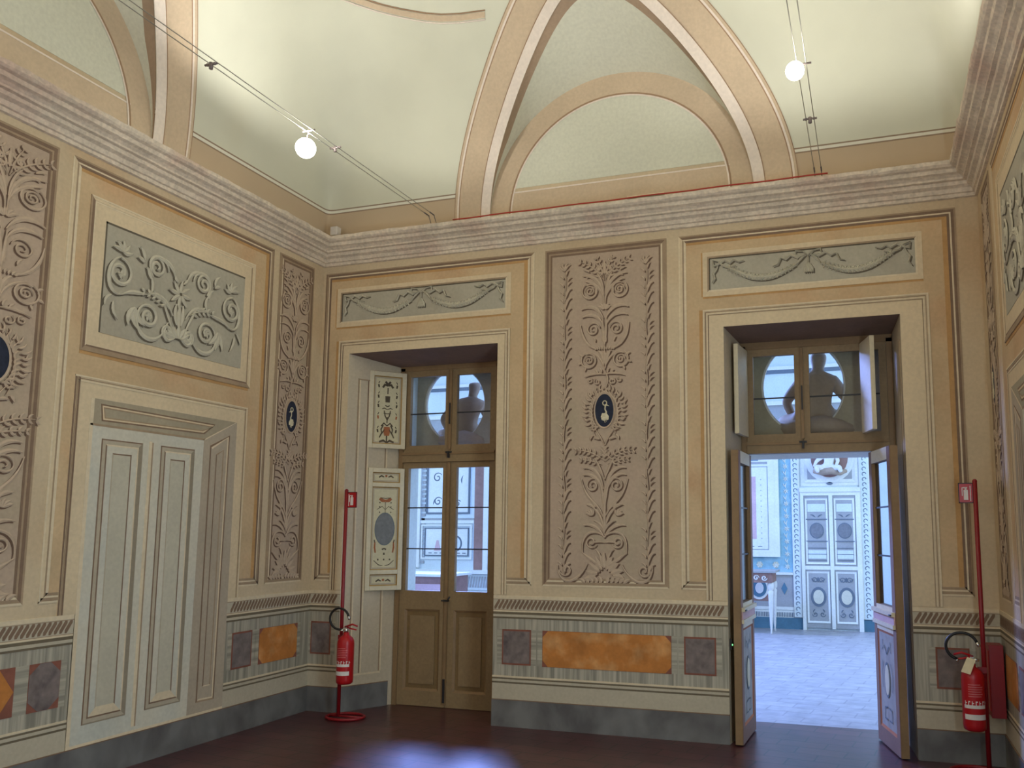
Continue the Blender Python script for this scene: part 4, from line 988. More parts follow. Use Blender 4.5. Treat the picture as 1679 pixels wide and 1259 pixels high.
def shutter(parent, hx, hy, ang, w, z0, z1, style, sgn=1):
    """panel hinged at (hx,hy), running away at angle; decorated face to the right of the running direction when sgn=1"""
    dx, dy = math.cos(ang), math.sin(ang); nx_, ny_ = (dy, -dx) if sgn > 0 else (-dy, dx)
    th = .036
    def T(u, z, h=0): return (hx + dx * u + nx_ * h, hy + dy * u + ny_ * h, z)
    def TB(u0, u1, h0, h1, a, b, m, mb): mb.add([T(u0, a, h0), T(u1, a, h0), T(u1, a, h1), T(u0, a, h1), T(u0, b, h0), T(u1, b, h0), T(u1, b, h1), T(u0, b, h1)], [(0, 1, 2, 3), (4, 5, 6, 7), (0, 1, 5, 4), (1, 2, 6, 5), (2, 3, 7, 6), (3, 0, 4, 7)], m)
    mb = MB(); fw = .042
    TB(0, w, -th / 2, .004, z0, z1, 'cream', mb)
    cells = [(z0, z1)] if style == 'upper' else [(z0, z0 + .17), (z0 + .165, z1 - .155), (z1 - .16, z1)]
    TB(0, fw, 0, th / 2, z0, z1, 'cream', mb); TB(w - fw, w, 0, th / 2, z0, z1, 'cream', mb)
    zz = [z0] + [(cells[i][1] + cells[i + 1][0]) / 2 for i in range(len(cells) - 1)] + [z1]
    TB(fw, w - fw, 0, th / 2, z0, z0 + fw, 'cream', mb); TB(fw, w - fw, 0, th / 2, z1 - fw, z1, 'cream', mb)
    for q in zz[1:-1]: TB(fw, w - fw, 0, th / 2, q - .02, q + .02, 'cream', mb)
    so = tag(mb.build('shutter', parent, bevel=.003), 'cream shutter painted with grotesques' if style == 'upper' else 'cream shutter painted with a grey oval')
    pb = MB()
    for i, (a, b) in enumerate(cells):
        a = zz[i] + (fw if i == 0 else .02); b = zz[i + 1] - (fw if i == len(cells) - 1 else .02)
        ring(pb, T, fw, w - fw, a, b, .009, .016, ('gilt',) * 4, .006); ring(pb, T, fw + .009, w - fw - .009, a + .009, b - .009, .014, .0058, ('dshade2',) * 4); rect(pb, T, fw + .009, w - fw - .009, a + .009, b - .009, .0055, 'cream2', .004)
    pb.build('painted_field', so)
    o = Orn(T, 'grotesque', 'cream2', w / 2, z0, 1, 1, rel=.0005, dx=0, dz=0); hh = z1 - z0
    o.d = (0, 0); o.s0 = None
    def st(pts, w_, m='grotesque', sym=True):
        o.hi = m
        for mir in ((1, -1) if sym else (1,)):
            q = [o.xf(p, mir) for p in pts]; n = len(q); o._ribbon(q, [w_ * 1.5 * (.5 + .5 * math.sin(PI * min(1, (i + .4) / n))) for i in range(n)], .0062, m, .0004)
    if style == 'upper':
        c = [(0, .04)]
        st([(0, .055), (.03, .075), (.07, .06)], .014); st([(0, .05), (0, .12)], .010, sym=False)
        st([(0, .12), (0, .17), (0, .205)], .045, 'rust', False); st([(.02, .18), (.05, .14), (.07, .10)], .009); st([(.05, .15), (.055, .18), (.035, .22)], .009)
        st([(.0, .215), (.03, .24), (.055, .21)], .010); st([(0, .24), (.0, .30)], .008, sym=False); st([(0, .27), (.02, .31), (.03, .36)], .008); st([(0, .33), (.035, .335)], .006)
        st([(0, .37), (.03, .385), (.05, .375)], .006); st([(0, .40), (.022, .41)], .008); st([(0, .44), (0, .50)], .035, 'grotesque', False)
        st([(0, .52), (0, .58)], .008, sym=False); st([(0, .60), (.03, .61), (.05, .58)], .016); st([(0, .61), (.025, .64)], .016)
        for z in (.15, .28, .39, .48, .58): st([(.085, z), (.09, z + .03)], .012, 'rust' if z == .28 else 'grotesque'); st([(.092, z + .04), (.08, z + .06)], .006)
    else:
        cz = .565
        n = 28; pts = [(.088 * math.cos(2 * PI * i / n), cz + .145 * math.sin(2 * PI * i / n)) for i in range(n)]
        pts2 = [(.096 * math.cos(2 * PI * i / n), cz + .153 * math.sin(2 * PI * i / n)) for i in range(n)]
        slab(o.mb, T, [o.xf(p) for p in pts2], .0062, 'far_dk', .005); slab(o.mb, T, [o.xf(p) for p in pts], .0068, 'grey_med', .005)
        st([(0, cz - .05), (0, cz + .03), (.005, cz + .08)], .022, 'far_dk', False); st([(0, cz + .01), (.02, cz - .02)], .007, 'far_dk'); st([(-.035, cz - .045), (.035, cz - .045)], .016, 'iron', False)
        st([(0, cz + .26), (.03, cz + .265), (.055, cz + .285)], .022, 'rust'); st([(0, cz + .285), (.05, cz + .29)], .006)
        st([(.0, cz + .18), (.03, cz + .21), (.08, cz + .18)], .004); st([(0, cz + .12), (0, cz + .25)], .004, sym=False)
        for z in (.20, .24, .15): st([(.05, cz + z), (.056, cz + z + .01)], .008)
        st([(.088, cz - .12), (.09, cz - .17), (.082, cz - .22)], .011, 'rust'); st([(.095, cz - .10), (.088, cz - .13)], .008)
        st([(0, cz - .18), (.02, cz - .19)], .010); st([(0, cz - .22), (0, cz - .24)], .012, sym=False)
        for x in (0, .055): st([(x, cz - .275), (x, cz - .29)], .010)
        st([(.01, cz - .34), (.05, cz - .33), (.095, cz - .29)], .005)
        for z, s_ in ((.085, 1), (hh - .085, 1)):
            st([(0, z), (.0, z + .02)], .016, 'rust', False); st([(.02, z), (.045, z + .012), (.07, z - .004)], .010)
    ob = o.mb.build('grotesque_painting', None, fix=False); ob.parent = so
    return so
a_ = math.atan2(.2 - .462, .405 - .648)
shutter(w1, .648, .462, a_, .355, 2.372, 3.105, 'upper', -1)
shutter(w1, .652, .462, a_ + .03, .345, 1.050, 2.185, 'lower', -1)

# ------------------------------------------------------------------ door_1: the open doorway on the right
d1 = opening_joinery('door_1', 'open doorway with both leaves folded into the reveals and a glazed transom', 3.86, 5.08, 4.365, (4.35, 2.85, .355, .40))
lt = MB(); lt.add([(3.865, .551, 2.29), (5.075, .551, 2.29), (5.075, YO, 2.226), (3.865, YO, 2.226), (3.865, .551, 2.34), (5.075, .551, 2.34), (5.075, YO, 2.34), (3.865, YO, 2.34)], [(0, 3, 2, 1), (4, 5, 6, 7), (0, 1, 5, 4), (1, 2, 6, 5), (2, 3, 7, 6), (3, 0, 4, 7)], 'far2'); lt.build('lintel_board', d1)  # underside sloped to catch light bounced off the gallery floor
def small_shutter(hx, hy, ex, ey):
    ang = math.atan2(ey - hy, ex - hx); shutter(d1, hx, hy, ang, math.hypot(ex - hx, ey - hy), 2.385, 3.12, 'upper', 1 if ex < 4.3 else -1)
small_shutter(3.905, .462, 3.872, .14); small_shutter(4.845, .462, 4.925, .16)
def leaf(hx, hy, ex, ey, side):
    ang = math.atan2(ey - hy, ex - hx); w = math.hypot(ex - hx, ey - hy); dx, dy = math.cos(ang), math.sin(ang); s_ = side
    nx_, ny_ = -dy * s_, dx * s_
    def T(u, z, h=0): return (hx + dx * u + nx_ * h, hy + dy * u + ny_ * h, z)
    def TB(u0, u1, h0, h1, a, b, m, mb): mb.add([T(u0, a, h0), T(u1, a, h0), T(u1, a, h1), T(u0, a, h1), T(u0, b, h0), T(u1, b, h0), T(u1, b, h1), T(u0, b, h1)], [(0, 1, 2, 3), (4, 5, 6, 7), (0, 1, 5, 4), (1, 2, 6, 5), (2, 3, 7, 6), (3, 0, 4, 7)], m)
    th = .055; z0, z1 = .012, 2.235; st = .085; mb = MB()
    for (a, b, c, d) in ((0, st, z0, z1), (w - st, w, z0, z1), (st, w - st, z0, .13), (st, w - st, .86, 1.05), (st, w - st, 2.14, z1)): TB(a, b, 0, th, c, d, 'wood', mb)
    lo = tag(mb.build('door_leaf', d1), 'honey wood leaf folded back, glazed above')
    f = MB()  # gallery side, painted pale with mouldings
    for (a, b, c, d) in ((.006, st, z0, z1), (w - st, w - .006, z0, z1), (st, w - st, z0, .13), (st, w - st, .86, 1.05), (st, w - st, 2.14, z1)): TB(a, b, th - .001, th + .004, c, d, 'cream' if c > .5 else 'rust_pale', f)
    TB(.02, w - .02, th, th + .022, .90, .93, 'cream', f); TB(.02, w - .02, th, th + .03, .99, 1.02, 'cream', f); TB(.02, w - .02, th, th + .014, .93, .99, 'far_pink', f)
    f.build('painted_face', lo)
    pn = MB(); TB(st, w - st, .015, th - .008, .13, .86, 'olive2', pn)
    rect(pn, T, st + .02, w - st - .02, .15, .84, th - .004, 'leaf_grey', .04); ring(pn, T, st, w - st, .13, .86, .02, th + .002, ('rust',) * 4, th - .004)
    po = pn.build('lower_panel', lo)
    q = Orn(T, 'far_dk', 'far_dk', w / 2, .13, 1, 1, rel=.001, dx=0, dz=0); q.mb = MB()
    def rb(pts, ws, m='far_dk'):
        for mir in (1, -1): q._ribbon([q.xf(p, mir) for p in pts], ws, th + .001, m, .001)
    n = 24; slabpts = [(w / 2 + .07 * math.cos(2 * PI * i / n), .50 + .13 * math.sin(2 * PI * i / n)) for i in range(n)]
    slab(q.mb, T, slabpts, th + .001, 'far_dk', th - .006); slab(q.mb, T, [(w / 2 + (a - w / 2) * .8, .50 + (b - .50) * .85) for a, b in slabpts], th + .003, 'far_yell', th - .006)
    rb([(.0, .56), (.06, .62), (.12, .58), (.10, .66)], [.012] * 4); rb([(.02, .17), (.09, .16), (.10, .08), (.03, .08)], [.014] * 4); rb([(.12, .30), (.14, .42), (.10, .50)], [.008] * 3)
    ob = q.mb.build('arabesque', None, fix=False); ob.parent = po
    g = MB(); g.quad(T(st, 1.05, .03), T(w - st, 1.05, .03), T(w - st, 2.14, .03), T(st, 2.14, .03), 'glass2'); g.build('glass', lo)
    for z in (1.42, 1.79):
        b_ = MB(); TB(st, w - st, .022, .038, z - .006, z + .006, 'iron', b_); b_.build('glazing_bar', lo)
    k = MB(); k.tube([T(w - .03, 1.0, th), T(w - .03, 1.0, th + .03), T(w - .07, 1.0, th + .035)], .007, 'iron', 6); k.build('handle', lo)
P['leaf_grey'] = mat('worn_grey_painted_panel', (158, 154, 144), rough=.7, var=.15, scale=9)
P['rust_pale'] = mat('worn_red_brown_edge', (132, 100, 82), rough=.7, var=.1)
leaf(3.868, .545, 3.848, -.045, 1)
leaf(4.925, .545, 5.075, -.045, -1)
# a tiny green indicator on the left jamb
sb = MB(); sb.box(3.806, 3.822, .02, .05, .70, .78, 'iron'); sb.ball((3.824, .028, .735), .006, 'led', 6); tag(sb.build('indicator_box'), 'tiny green indicator light on the doorway jamb behind the left leaf', 'sensor')

# ------------------------------------------------------------------ stucco figures sitting in the round openings
def figure(name, label, x, y, z, s, lean, turn):
    pts = {'pelvis': (0, 0, .06), 'belly': (lean * .3, 0, .16), 'chest': (lean * .7, 0, .27), 'neck': (lean * .95, .0, .355), 'head0': (lean * 1.15, .01, .40), 'head': (lean * 1.25, .01, .445), 'crown': (lean * 1.2, 0, .485),
           'shr': (.10 + lean * .8, 0, .29), 'elr': (.19, .03, .20), 'har': (.24, .06, .09), 'shl': (-.10 + lean * .8, 0, .29), 'ell': (-.17, .04, .19), 'hal': (-.13, .10, .09),
           'hipr': (.09, .03, .05), 'knr': (.20, .14, .09), 'ftr': (.16, .16, -.02), 'hipl': (-.09, .03, .05), 'knl': (-.19, .14, .08), 'ftl': (-.22, .16, -.02)}
    rad = {'pelvis': .105, 'belly': .09, 'chest': .098, 'neck': .035, 'head0': .042, 'head': .056, 'crown': .046, 'shr': .05, 'elr': .034, 'har': .022, 'shl': .05, 'ell': .034, 'hal': .022, 'hipr': .07, 'knr': .052, 'ftr': .03, 'hipl': .07, 'knl': .052, 'ftl': .03}
    ed = [('pelvis', 'belly'), ('belly', 'chest'), ('chest', 'neck'), ('neck', 'head0'), ('head0', 'head'), ('head', 'crown'), ('chest', 'shr'), ('shr', 'elr'), ('elr', 'har'), ('chest', 'shl'), ('shl', 'ell'), ('ell', 'hal'), ('pelvis', 'hipr'), ('hipr', 'knr'), ('knr', 'ftr'), ('pelvis', 'hipl'), ('hipl', 'knl'), ('knl', 'ftl')]
    ks = list(pts); me = bpy.data.meshes.new(name)
    ca, sa = math.cos(turn), math.sin(turn)
    me.from_pydata([(s * (pts[k][0] * ca - pts[k][1] * sa), s * (pts[k][0] * sa + pts[k][1] * ca), s * pts[k][2]) for k in ks], [(ks.index(a), ks.index(b)) for a, b in ed], [])
    o = bpy.data.objects.new(name, me); C.objects.link(o); o.location = (x, y, z); me.materials.append(P['stucco_dim'])
    sk = o.modifiers.new('skin', 'SKIN')
    me.skin_vertices or None
    if not me.skin_vertices:
        bm = bmesh.new(); bm.from_mesh(me); bm.verts.layers.skin.verify(); bm.to_mesh(me); bm.free()
    for i, k in enumerate(ks):
        v = me.skin_vertices[0].data[i]; v.radius = (rad[k] * s, rad[k] * s); v.use_root = (k == 'pelvis')
    sk.use_smooth_shade = True
    sb_ = o.modifiers.new('sub', 'SUBSURF'); sb_.levels = 2; sb_.render_levels = 2
    # drapery swag across the lap, a child of the figure
    d = MB(); d.tube([(-.24 * s, .02 * s, .02 * s), (-.1 * s, -.07 * s, .0), (.05 * s, -.08 * s, .02 * s), (.20 * s, -.03 * s, -.01 * s), (.30 * s, .03 * s, .02 * s)], [.04 * s, .06 * s, .065 * s, .055 * s, .03 * s], 'stucco_dim', 10)
    do = d.build('drapery'); do.parent = o
    return tag(o, label, 'statue')
P['stucco_dim'] = mat('dim_stucco', (170, 150, 128), rough=.7, var=.08)  # stucco darkened in its colour for the dim silhouettes
for x0, x1, cx_, lb in ((.60, 1.62, 1.0, 'a'), (3.88, 5.06, 4.35, 'b')):
    m = MB(); m.box(x0, x1, .82, .94, 2.36, 2.44, 'stucco_dim'); tag(m.build('ledge', w1 if cx_ < 2 else d1))
figure('stucco_figure', 'dim stucco figure seen from behind in the round opening above the doorway', 4.43, .885, 2.475, 1.42, .03, 0)
figure('stucco_figure', 'dim stucco figure in the round opening above the closed glazed door', 1.05, .885, 2.475, 1.25, .07, .3)

# ------------------------------------------------------------------ fire extinguishers on tall stands
def stand(x, y, sgn, pos_label):
    r = thing('extinguisher_stand', 'tall red pole stand with a fire sign ' + pos_label, 'stand', (x, y, 0), 0, 'extinguisher stands')
    b = MB(); n = 32; b.tube([(.17 * math.cos(2 * PI * i / n) + sgn * .07, .13 * math.sin(2 * PI * i / n), .012) for i in range(n)], .012, 'red_dk', 8, closed=True)
    b.tube([(sgn * -.09, 0, .014), (sgn * .24, 0, .014)], .010, 'red_dk'); local('base_ring', b, r)
    p = MB(); p.tube([(0, 0, .012), (0, 0, 1.95)], .016, 'red_dk', 10); p.ball((0, 0, 1.95), .017, 'red_dk', 6); local('pole', p, r)
    h = MB(); h.box(-.012 if sgn > 0 else -.045, .045 if sgn > 0 else .012, -.03, -.014, .66, .70, 'red_dk')
    local('hook', h, r)
    g = MB(); x0, x1 = (0.012, .108) if sgn > 0 else (-.108, -.012); g.box(x0, x1, -.004, .004, 1.80, 1.94, 'red')
    for (a, b_, c, d) in ((x0, x1, 1.80, 1.806), (x0, x1, 1.934, 1.94), (x0, x0 + .006, 1.80, 1.94), (x1 - .006, x1, 1.80, 1.94)): g.box(a, b_, -.0052, -.004, c, d, 'iron')
    so = local('sign_plate', g, r)
    s_ = MB(); cx = (x0 + x1) / 2   # white extinguisher pictogram
    s_.box(cx - .014, cx + .014, -.0062, -.0042, 1.822, 1.892, 'label'); s_.box(cx - .006, cx + .006, -.0062, -.0042, 1.89, 1.905, 'label'); s_.box(cx - .020, cx + .010, -.0062, -.0042, 1.903, 1.910, 'label')
    s_.box(cx - .026, cx - .021, -.0062, -.0042, 1.85, 1.908, 'label'); s_.box(cx - .034, cx - .028, -.0062, -.0042, 1.815, 1.92, 'label') if sgn > 0 else s_.box(cx + .026, cx + .031, -.0062, -.0042, 1.815, 1.92, 'label')
    local('extinguisher_pictogram', s_, so)
    return r
def extinguisher(x, y, z, sgn, label, paper=False):
    r = thing('fire_extinguisher', label, 'fire extinguisher', (x, y, z), 0, 'fire extinguishers')
    R = .072; b = MB(); pr = [(R * .75, 0), (R * .96, .012), (R, .04), (R, .335), (R * .96, .36), (R * .8, .385), (R * .5, .402), (.024, .41), (.024, .43)]
    b.lathe(pr, (0, 0, 0), 'red', 28); local('cylinder', b, r)
    v = MB(); v.lathe([(.018, 0), (.018, .03), (.012, .035), (.012, .055)], (0, 0, .43), 'chrome', 12); v.box(-.012, .012, -.012, .012, .45, .475, 'chrome'); v.tube([(0, 0, .46), (-sgn * .045, -.01, .455)], .009, 'chrome'); local('valve', v, r)
    l = MB(); l.box(-.010, .010, -.015, .015, .475, .485, 'red_dk'); l.tube([(0, 0, .48), (sgn * .06, 0, .50), (sgn * .11, 0, .485)], .008, 'red', 6); l.tube([(0, 0, .475), (sgn * .05, 0, .462), (sgn * .10, 0, .455)], .007, 'red', 6); local('lever', l, r)
    # hose looping up and round
    hx = -sgn * .06; h = MB(); pts = []
    cxh, czh, rr = -sgn * (.045 if sgn > 0 else -.0), .545, .098
    for i in range(22):
        a = math.radians(-80 - i * 12.5) if sgn > 0 else math.radians(-110 - i * 11)
        pts.append((cxh + (.0 if sgn > 0 else -.06) + rr * math.cos(a), -.03 - .0008 * i, czh + rr * .92 * math.sin(a)))
    h.tube(pts, .010, 'rubber', 8); ho = local('hose', h, r)
    n_ = MB(); e = Vector(pts[-1]); dd = (Vector(pts[-1]) - Vector(pts[-2])).normalized(); n_.tube([e, e + dd * .03], .012, 'chrome'); local('nozzle', n_, ho); n_ = MB(); n_.tube([pts[0], Vector(pts[0]) + Vector((0, 0.01, -.012))], .013, 'chrome'); local('hose_coupling', n_, ho)
    # printed label wrapped round the front
    lb = MB()
    def patch(a0, a1, z0, z1, m, e_=.0012):
        k = 10; vs = []
        for i in range(k + 1):
            a = math.radians(a0 + (a1 - a0) * i / k); vs += [((R + e_) * math.sin(a), -(R + e_) * math.cos(a), z0), ((R + e_) * math.sin(a), -(R + e_) * math.cos(a), z1)]
        lb.add(vs, [(2 * i, 2 * i + 2, 2 * i + 3, 2 * i + 1) for i in range(k)], m)
    patch(-55, 62, .150, .172, 'label'); patch(-55, 62, .078, .112, 'label')
    random.seed(3)
    for i, a in enumerate(range(-50, 60, 18)):
        patch(a, a + 4, .172, .198, 'label'); 
        if i % 2: patch(a + 4, a + 10, .190, .198, 'label')
        else: patch(a, a + 10, .182, .188, 'label')
    for zz in (.225, .24, .255, .27, .285, .30): patch(-30, 30 + random.random() * 25, zz, zz + .006, 'label_dim')
    local('printed_label', lb, r)
    if paper:
        t = MB(); t.add([(-.075, -.075, .385), (-.02, -.085, .37), (.02, -.05, .46), (-.03, -.04, .475), (-.075, -.073, .387), (-.02, -.083, .372), (.02, -.048, .462), (-.03, -.038, .477)], [(0, 1, 2, 3), (4, 5, 6, 7), (0, 1, 5, 4), (1, 2, 6, 5), (2, 3, 7, 6), (3, 0, 4, 7)], 'tag'); local('paper_tag', t, r)
    return r
P['label_dim'] = mat('pale_red_print', (206, 110, 110), rough=.5)
stand(.448, -.16, 1, 'beside the cream shutters near the left corner')
extinguisher(.548, -.235, .30, 1, 'red fire extinguisher hanging on the stand beside the cream shutters')
stand(5.563, -.25, -1, 'in the corner right of the open doorway')
extinguisher(5.478, -.345, .30, -1, 'red fire extinguisher with a paper tag right of the open doorway', True)
# red call box behind the right stand
cb_ = MB(); cb_.box(5.60, 5.69, -.22, -.06, .36, .84, 'red_dk'); cb_.box(5.596, 5.60, -.20, -.08, .40, .80, 'red'); tag(cb_.build('hydrant_box', bevel=.008), 'narrow dark red box on the right wall behind the extinguisher', 'box')

# ------------------------------------------------------------------ low-voltage cable lights
def cable(x, zc, label):
    mb = MB(); n = 30
    for s_ in (-.026, .026):
        mb.tube([(x + s_, -.17 - (RL - .36) * i / n, zc - .03 * math.sin(PI * i / n)) for i in range(n + 1)], .0028, 'steel', 6)
    o = tag(mb.build('lighting_cable'), label, 'cable', 'twin lighting cables')
    h = MB()
    for s_ in (-.026, .026): h.tube([(x + s_, -.18, zc), (x + s_, -.26, zc)], .006, 'clamp', 8); h.tube([(x + s_, -.185, zc), (x + s_, -.13, 4.325)], .004, 'clamp', 6)
    h.box(x - .04, x + .04, -.15, -.11, 4.31, 4.33, 'clamp'); hb = h.build('tensioner', o)
cable(1.235, 4.395, 'twin steel cable from the back cornice above the window bay'); cable(4.578, 4.358, 'twin steel cable from the back cornice above the doorway')
def spacer(x, y, z, label):
    m = MB(); m.tube([(x - .045, y, z), (x + .045, y, z)], .007, 'clamp', 8); m.lathe([(.012, -.02), (.012, .02)], (x, y, z - .01), 'clamp', 10)
    for s_ in (-.026, .026): m.ball((x + s_, y, z), .010, 'clamp', 6)
    tag(m.build('cable_spacer'), label, 'cable clamp', 'cable spacers')
spacer(1.226, -1.604, 4.392, 'small clamp on the left twin cable behind the lit bulb'); spacer(1.21, -2.825, 4.372, 'pale clamp on the left twin cable in front of the lit bulb')
spacer(4.578, -1.075, 4.350, 'small clamp on the right twin cable near the back cornice')
def spot(x, y, zc, dx, dz, R, tgt, power, label, pt=5):
    r = thing('cable_spotlight', label, 'light', (x, y, zc), 0, 'cable spotlights')
    m = MB(); m.tube([(-.05, 0, 0), (.05, 0, 0)], .006, 'clamp', 8); m.tube([(0, 0, 0), (dx * .6, 0, dz * .5), (dx, 0, dz + R)], .005, 'clamp', 6); local('holder', m, r)
    b = MB(); b.ball((dx, 0, dz), R, 'bulb', 10); local('bulb', b, r)  # globe drawn larger than the bulb to stand for its glare
    l = bpy.data.lights.new('spot_light', 'SPOT'); l.energy = power; l.color = (1, .985, .93); l.spot_size = math.radians(150); l.spot_blend = .35; l.shadow_soft_size = R
    o = bpy.data.objects.new('spot_light', l); C.objects.link(o); o.parent = r; o.location = (dx, -.0, dz + R + .012)
    o.rotation_euler = (Vector(tgt) - Vector((x + dx, y, zc + dz))).to_track_quat('-Z', 'Y').to_euler()
    l2 = bpy.data.lights.new('bulb_glow', 'POINT'); l2.energy = pt; l2.color = (1, .94, .84); l2.shadow_soft_size = R + .01
    o2 = bpy.data.objects.new('bulb_glow', l2); C.objects.link(o2); o2.parent = r; o2.location = (dx, 0, dz - R - .02)
spot(1.222, -1.909, 4.382, -.02, -.125, .070, (1.7, -1.4, 6.7), 84, 'glowing bulb on the left twin cable')
spot(4.584, -1.80, 4.338, -.045, -.035, .055, (4.6, -1.5, 6.7), 84, 'glowing bulb on the right twin cable')
spot(1.20, -5.6, 4.37, 0, -.10, .055, (1.6, -5.2, 6.7), 50, 'unseen fill bulb added on the left twin cable behind the viewer', 62)  # bulb added out of view as warm frontal fill
spot(4.59, -4.2, 4.33, 0, -.10, .055, (4.2, -4.6, 6.7), 50, 'unseen fill bulb added on the right twin cable high above the viewer', 26)  # second added fill bulb, out of view and clear of the transom glass
m = MB(); m.box(.16, .235, -.16, -.09, 4.335, 4.42, 'white_plastic'); tag(m.build('motion_sensor', bevel=.006), 'small white sensor box on the cornice in the left corner', 'sensor')
m = MB(); m.tube([(1.45 + 3.2 * i / 24, -.185 + .006 * math.sin(i * 1.3), 4.330) for i in range(25)], .006, 'cable_red', 6); tag(m.build('red_wire'), 'thin red wire lying along the back cornice', 'cable')
m = MB(); m.box(3.05, 3.36, -.185, -.13, 4.325, 4.345, 'tag'); tag(m.build('cable_trunking'), 'short pale strip lying on the back cornice', 'trunking')

# ------------------------------------------------------------------ the gallery beyond
YG = 8.0
def FF(u, z, h=0): return (u, YG - h, z)
gf = MB(); gf.quad((-7, .851, -.002), (8, .851, -.002), (8, YG, -.002), (-7, YG, -.002), 'floor_far'); tag(gf.build('floor'), 'pale tiled floor of the gallery', kind='structure')
g = MB(); g.quad(FF(-7, 0), FF(8, 0), FF(8, 7), FF(-7, 7), 'far'); wf = tag(g.build('wall_far'), 'bright frescoed far wall of the gallery', kind='structure')
g = MB(); g.quad((-7, YO, 0), (-7, YG, 0), (-7, YG, 7), (-7, YO, 7), 'far'); g.quad((8, YO, 0), (8, YG, 0), (8, YG, 7), (8, YO, 7), 'far'); tag(g.build('wall_gallery_ends'), kind='structure')
g = MB(); g.quad((-7, YO, 7), (8, YO, 7), (8, YG, 7), (-7, YG, 7), 'far'); tag(g.build('ceiling'), 'gallery ceiling', kind='structure')
g = MB()
for (z0, z1, m_, h) in ((3.35, 3.42, 'far2', .06), (3.42, 3.75, 'far_grey', .01), (3.75, 3.82, 'far2', .05), (4.3, 4.36, 'far_dk', .03), (4.36, 4.42, 'far2', .05), (4.9, 4.96, 'far_dk', .03), (4.96, 5.05, 'far2', .06), (5.5, 5.6, 'far_dk', .04)): rect(g, FF, -7, 8, z0, z1, h, m_, 0)
g.build('frieze', wf)
g = MB()      # skirting, dado
rect(g, FF, -7, 3.76, 0, .185, .012, 'far_teal', 0); rect(g, FF, 4.70, 8, 0, .185, .012, 'far_teal', 0); rect(g, FF, -7, 3.6, .185, .30, .006, 'far2', 0)
for i in range(60): rect(g, FF, 2.0 + i * .027, 2.014 + i * .027, .195, .27, .010, 'far_dk', .005)
rect(g, FF, 2.0, 3.6, .31, .36, .014, 'far2', 0); rect(g, FF, 2.0, 3.6, .36, .90, .006, 'far_grey', 0)
rect(g, FF, 2.75, 3.30, .45, .86, .010, 'far_brown', 0); rect(g, FF, 2.0, 3.6, .885, .925, .03, 'far2', 0)
n = 24
def disc(mb, T, cx, cz, rx, rz, h, m): slab(mb, T, [(cx + rx * math.cos(2 * PI * i / n), cz + rz * math.sin(2 * PI * i / n)) for i in range(n)], h, m, 0)
disc(g, FF, 3.03, .66, .165, .19, .016, 'far2'); disc(g, FF, 3.03, .66, .13, .15, .020, 'far_teal'); disc(g, FF, 3.04, .66, .07, .09, .026, 'stucco')
slab(g, FF, [(3.45, .56), (3.50, .66), (3.45, .76), (3.40, .66)], .012, 'far_teal', 0)
g.build('gallery_dado', wf)
g = MB()      # blue ground strip with stucco flowers
rect(g, FF, 2.0, 3.60, .93, 3.35, .006, 'far_blue', 0)
q = Orn(FF, 'far2', 'far_teal', 0, 0, 1, 1, rel=.015, dx=.01, dz=-.01)
z = 1.02
while z < 3.3:
    for a in range(0, 360, 60): q.leaf((3.51, z), a + 10, .05, .022, sym=False)
    q.leaf((3.51, z + .05), 80, .10, .02, sym=False); q.leaf((3.51, z + .07), 120, .08, .02, sym=False); z += .21
for xx in (2.15, 2.45, 2.75, 3.05, 3.32):
    for a in range(0, 360, 60): q.leaf((xx, 1.05), a, .06, .03, sym=False)
    disc(q.mb, FF, xx, 1.05, .05, .05, .014, 'far_yell')
gg = g.build('blue_strip_painting', wf); ob = q.mb.build('stucco_flowers', None, fix=False); ob.parent = gg
def guilloche(x0, x1, z0, z1, name):
    g = MB(); rect(g, FF, x0, x1, z0, z1, .035, 'far2', 0); rect(g, FF, x0 + .02, x1 - .02, z0, z1, .040, 'far', 0); go = g.build(name, wf)
    q = Orn(FF, 'far_dk', 'far2', 0, 0, 1, 1); z = z0 + .05
    q2 = MB(); cx = (x0 + x1) / 2
    while z < z1 - .05:
        pts = [(cx + .030 * math.cos(a), z + .030 * math.sin(a)) for a in [i * .7 for i in range(7)]]
        q._ribbon(pts, [.014] * 7, .041, 'far_dk', .003); q.leaf((cx - .02, z + .03), 50, .05, .014, sym=False, shadow=False); z += .085
    ob = q.mb.build('scroll_band', None, fix=False); ob.parent = go
guilloche(3.605, 3.735, .20, 3.35, 'gallery_pilaster'); guilloche(4.70, 4.86, .20, 3.35, 'gallery_pilaster')
# framed board on the far wall
r = thing('framed_board', 'large white-framed painted board with a landscape on the gallery wall', 'picture', (2.6, YG - .06, 1.18))
b = MB(); b.box(-.85, .80, -.03, .03, 0, 2.1, 'far2'); fo = local('frame', b, r)
b = MB(); FP = lambda u, z, h=0: (u, -.03 - h, z)
rect(b, FP, -.78, .73, .07, 2.03, .002, 'far2', 0); ring(b, FP, -.70, .62, .12, 1.52, .008, .004, ('far_dk',) * 4); ring(b, FP, -.55, .10, .26, 1.32, .006, .004, ('far_dk',) * 4)
rect(b, FP, .30, .42, .30, 1.35, .004, 'far_pink', 0); rect(b, FP, -.2, .07, .80, .92, .004, 'far_blue', 0)
for i in range(12): rect(b, FP, .20, .206, .28 + i * .09, .29 + i * .09, .005, 'far_dk', 0); rect(b, FP, .50, .512, .30 + i * .09, .312 + i * .09, .005, 'far_dk', 0)
for i in range(9): rect(b, FP, -.6 + i * .13, -.53 + i * .13, .17, .18, .005, 'far_dk', 0)
rect(b, FP, -.70, .62, 1.56, 1.60, .004, 'far_grey', 0); local('board', b, r)
b = MB(); rect(b, FP, -.6, .47, 1.62, 2.3 - .3, .004, 'far_sky', 0)
